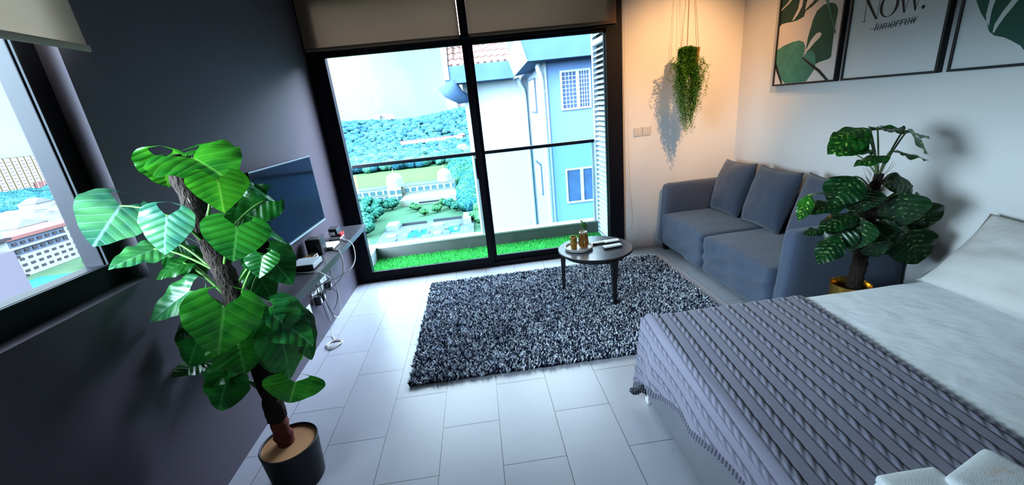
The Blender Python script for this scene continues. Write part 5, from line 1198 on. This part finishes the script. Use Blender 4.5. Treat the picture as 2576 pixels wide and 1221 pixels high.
def house(x, y, lx, ly, h, roof, label, grp, z=GZ, gable=True):
    t = thing('distant_house', (x, y, z), label, 'house', grp)
    MB().box(x - lx / 2, x + lx / 2, y - ly / 2, y + ly / 2, z, z + h).build('wall', E_['white'], t)
    if gable: MB().add([(x - lx * .55, y - ly * .55, z + h), (x + lx * .55, y - ly * .55, z + h), (x + lx * .55, y + ly * .55, z + h), (x - lx * .55, y + ly * .55, z + h), (x - lx * .3, y, z + h * 1.45), (x + lx * .3, y, z + h * 1.45)], [(0, 1, 5, 4), (1, 2, 5), (2, 3, 4, 5), (3, 0, 4), (3, 2, 1, 0)]).build('roof', E_[roof], t)
    else: MB().box(x - lx * .52, x + lx * .52, y - ly * .52, y + ly * .52, z + h, z + h + .6).build('roof', E_[roof], t)
    f = MB().box(x - lx * .4, x + lx * .4, y - ly / 2 - .08, y - ly / 2, z + h * .35, z + h * .65).build('window_strip', E_['towerwin'], t)
house(-58, 592, 86, 10, 4.2, 'rose', 'long low rose-roofed building in the trees at the foot of the hill', None, -33, False)
house(-17, 596, 10, 9, 7, 'rose', 'short taller rose-roofed house at the right end of the long low one', None, -36)
for x, y, z in ((-172, 800, 4), (-158, 806, 5), (-147, 802, 3)): house(x, y, 13, 9, 6, 'rose', 'pale rose-roofed house on the crest of the far hill', 'houses on the hill crest', z)
for x, y, h in ((-40, 860, 32), (-30, 850, 22), (-19, 856, 28)): house(x, y, 9, 9, h, 'rose', 'hazy pale tower block on the hilltop beside the door mullion', 'towers on the hilltop', 0, False)
for x, y, z in ((-52, 690, -13), (-38, 700, -12), (-26, 684, -14)): house(x, y, 12, 8, 4, 'rose', 'pale terrace house halfway up the wooded hill', 'houses halfway up the hill', z, False)
house(-14, 470, 12, 8, 9, 'greyroof', 'small white house in the valley trees near the door mullion', None, GZ)

# through the side window
tw = thing('apartment_tower', (-505, 485, GZ), 'cream high-rise slab with rows of windows far off through the side window', 'building')
MB().box(-530, -500, 420, 524, -40, 3.5).build('tower_wall', E_['tower'], tw)
MB().box(-531, -499.4, 419, 525, 3.5, 6.0).build('roof_parapet', E_['white'], tw)
MB().box(-515, -499, 505, 530, -46, -26).build('lower_wing', E_['rose'], tw)
MB().box(-498.9, -498.5, 495, 531, -46, -33).build('podium', E_['white'], tw)
w0 = None
for i in range(10):
    for j in range(10):
        y, z = 452 + i * 7.2, -33 + j * 3.5
        if w0 is None: w0 = MB().box(-500.3, -499.8, y, y + 3.4, z, z + 1.3).build('window', E_['towerwin'], tw); ow = Vector((-500, y, z))
        else: c = w0.copy(); COL.objects.link(c); c.location = Vector(w0.location) + Vector((-500, y, z)) - ow
for i in range(11): MB().box(-499.9, -498.8, 450.0 + i * 7.2, 450.9 + i * 7.2, -40, 3.5).build('pilaster', E_['tower'], tw)
cv = MB()
for i in range(230):
    x = -500 + 100 * rng.random(); y = 320 + 225 * rng.random(); f_ = (x + 500) / 100
    r = rng.uniform(7, 11); blob(cv, (x, y, GZ + 3 + 7 * (1 - f_)), r, rng.choice(((.13, .38, .38), (.10, .31, .35), (.16, .42, .36))), rng, .6)
tag(cv.build('valley_trees', E_['canopy'], smooth=True), 'dark teal band of trees below the far high-rise, through the side window', 'trees', kind='stuff')
rng2 = random.Random(21)
for i in range(34):
    a = rng2.random(); a = (i % 6) / 6 + .02; x = -250 - 25 * (i % 6); y = 212 + 25 * (i // 6) + 17 * (i % 6) + rng2.uniform(-2, 2)
    house(x, y, rng2.uniform(12, 20), rng2.uniform(11, 20), rng2.uniform(5, 10), rng2.choice(('greyroof', 'greyroof', 'rose', 'white')), 'pale low house in the crowded town seen through the side window', 'town houses through the side window')
ap = thing('flats_block', (-198, 186, GZ), 'white five-storey flats with blue-grey upper storeys, low in the side window', 'building')
MB().box(-206, -190, 150, 203, GZ, -36.2).build('lower_wall', E_['white'], ap)
MB().box(-206, -190.2, 160, 194, -36.2, -29.6).build('upper_wall', E_['band'], ap)
MB().box(-206, -190.2, 196, 203, -36.2, -31.5).build('end_wall', E_['band'], ap)
MB().box(-206, -190, 194, 196, -36.2, -29.0).build('stair_shaft', E_['white'], ap)
MB().box(-207, -189.6, 158, 204, -29.6, -28.2).build('roof', E_['rose'], ap)
MB().box(-190.3, -189.4, 160, 194, -33.4, -32.6).build('white_band', E_['white'], ap)
w0 = None
for row, z in enumerate((-43.4, -40.9, -38.4, -35.2, -31.8)):
    for i in range(13):
        y = 158 + i * 3.4
        if row > 2 and not 161 < y < 200: continue
        if w0 is None: w0 = MB().box(-190.2, -189.9, y, y + 1.9, z, z + 1.1).build('window', E_['ledge'], ap); ow = Vector((0, y, z))
        else: c = w0.copy(); COL.objects.link(c); c.location = Vector(w0.location) + Vector((0, y, z)) - ow
struct(MB().box(-182, -166, 150, 168, GZ - .1, GZ + .15).build('blue_pool', E_['pool']))
ws = thing('white_tower', (-68, 46, GZ), 'white tower edge with stepped ledges at the left margin of the side window', 'building')
MB().box(-78, -60, 34, 51.8, GZ, -5.0).build('tower_wall', E_['white'], ws)
MB().box(-60.4, -57.5, 30, 49.8, GZ, -9.2).build('front_wall', E_['lilac'], ws)
for i in range(13):
    z = -8.2 - i * 2.55; MB().box(-60.05, -59.4, 49.4, 52.0, z, z + .32).build('ledge', E_['ledge'], ws)

# ------------------------------------------------------------------ sky, lamps, camera
W = bpy.data.worlds.new('overcast_sky'); SC.world = W; W.use_nodes = True; nt = W.node_tree; N, L = nt.nodes, nt.links; g = NG(nt)
bg = N['Background']; tc = N.new('ShaderNodeTexCoord'); sp = N.new('ShaderNodeSeparateXYZ'); L.new(tc.outputs['Generated'], sp.inputs[0])
upf = g.smooth(sp.outputs[2], .14, .42)
nzw = N.new('ShaderNodeTexNoise'); nzw.inputs['Scale'].default_value = 3.0; nzw.inputs['Detail'].default_value = 5; L.new(tc.outputs['Generated'], nzw.inputs['Vector'])
hor = g.mix(g.smooth(nzw.outputs['Fac'], .35, .65), (.48, .74, .84), (.72, .84, .87))
ZEN = 6.0; SIDE_FILL = 44.0; EAST_FILL = 30.0
c1 = g.mix(upf, hor, (.78 * ZEN, .90 * ZEN, 1.0 * ZEN))
dt = N.new('ShaderNodeVectorMath'); dt.operation = 'DOT_PRODUCT'; L.new(tc.outputs['Generated'], dt.inputs[0]); dt.inputs[1].default_value = (-.78, -.62, 0.0)
pf = g.m('MULTIPLY', g.smooth(dt.outputs['Value'], .58, .88), g.smooth(sp.outputs[2], -.03, .05))
c2 = g.mix(pf, c1, (.70 * SIDE_FILL, .84 * SIDE_FILL, 1.0 * SIDE_FILL))  # out-of-view bright sky area added to light the room through the side window
de = N.new('ShaderNodeVectorMath'); de.operation = 'DOT_PRODUCT'; L.new(tc.outputs['Generated'], de.inputs[0]); de.inputs[1].default_value = (.72, .53, .45)
pe = g.m('MULTIPLY', g.smooth(de.outputs['Value'], .80, .95), g.smooth(sp.outputs[2], .15, .32))
c2 = g.mix(pe, c2, (.74 * EAST_FILL, .80 * EAST_FILL, 1.0 * EAST_FILL))  # second unseen sky glow, added to brighten the dark wall beside the door
c3 = g.mix(g.smooth(sp.outputs[2], -.10, -.01), (.22, .30, .30), c2)
L.new(c3, bg.inputs['Color']); bg.inputs['Strength'].default_value = 1.0
try: W.cycles.sampling_method = 'MANUAL'; W.cycles.sample_map_resolution = 1024
except Exception: pass
def lamp(name, kind, loc, energy, color, aim=None, **k):
    l = bpy.data.lights.new(name, kind); l.energy = energy; l.color = color
    for a, v in k.items(): setattr(l, a, v)
    o = bpy.data.objects.new(name, l); COL.objects.link(o); o.location = loc
    if aim is not None: o.rotation_euler = (Vector(aim) - Vector(loc)).to_track_quat('-Z', 'Y').to_euler()
    return o
lamp('warm_downlight', 'SPOT', (3.22, -2.15, 2.70), 185, (1.0, .56, .26), (3.42, 0, 1.55), spot_size=radians(54), spot_blend=.9, shadow_soft_size=.025)
lamp('corner_downlight', 'SPOT', (3.45, -.55, 2.76), 26, (1.0, .55, .24), (3.45, -.10, 0), spot_size=radians(120), spot_blend=1.0, shadow_soft_size=.05)
for nm, loc, aim, sx, sy in (('window_portal', (-.05, -3.08, 1.55), (1, -3.08, 1.55), 1.32, .95), ('door_portal', (1.42, -.04, 1.12), (1.42, -1, 1.12), 2.6, 2.15)):
    o = lamp(nm, 'AREA', loc, 1, (1, 1, 1), aim, shape='RECTANGLE', size=sx, size_y=sy); o.data.cycles.is_portal = True

cam = bpy.data.cameras.new('camera'); co = bpy.data.objects.new('camera', cam); COL.objects.link(co)
cam.sensor_fit = 'HORIZONTAL'; cam.sensor_width = 36.0; cam.lens = 1025.46 / 2576 * 36.0; cam.clip_start = .02; cam.clip_end = 4000
Rm = Matrix(((0.99058985, 0.12348154, -0.05902584), (-0.09450867, 0.30520616, -0.94758499), (-0.0989942, 0.94424653, 0.31400421)))
co.matrix_world = Matrix.Translation((1.3878, -4.0874, 1.5897)) @ Rm.to_4x4()
SC.camera = co
SC.view_settings.view_transform = 'Standard'; SC.view_settings.look = 'Medium High Contrast'; SC.view_settings.exposure = 0.45; SC.view_settings.gamma = 1.0
cy = SC.cycles
cy.use_denoising = True; cy.max_bounces = 10; cy.diffuse_bounces = 5; cy.transparent_max_bounces = 24; cy.glossy_bounces = 4; cy.sample_clamp_indirect = 8.0; cy.caustics_reflective = False; cy.caustics_refractive = False
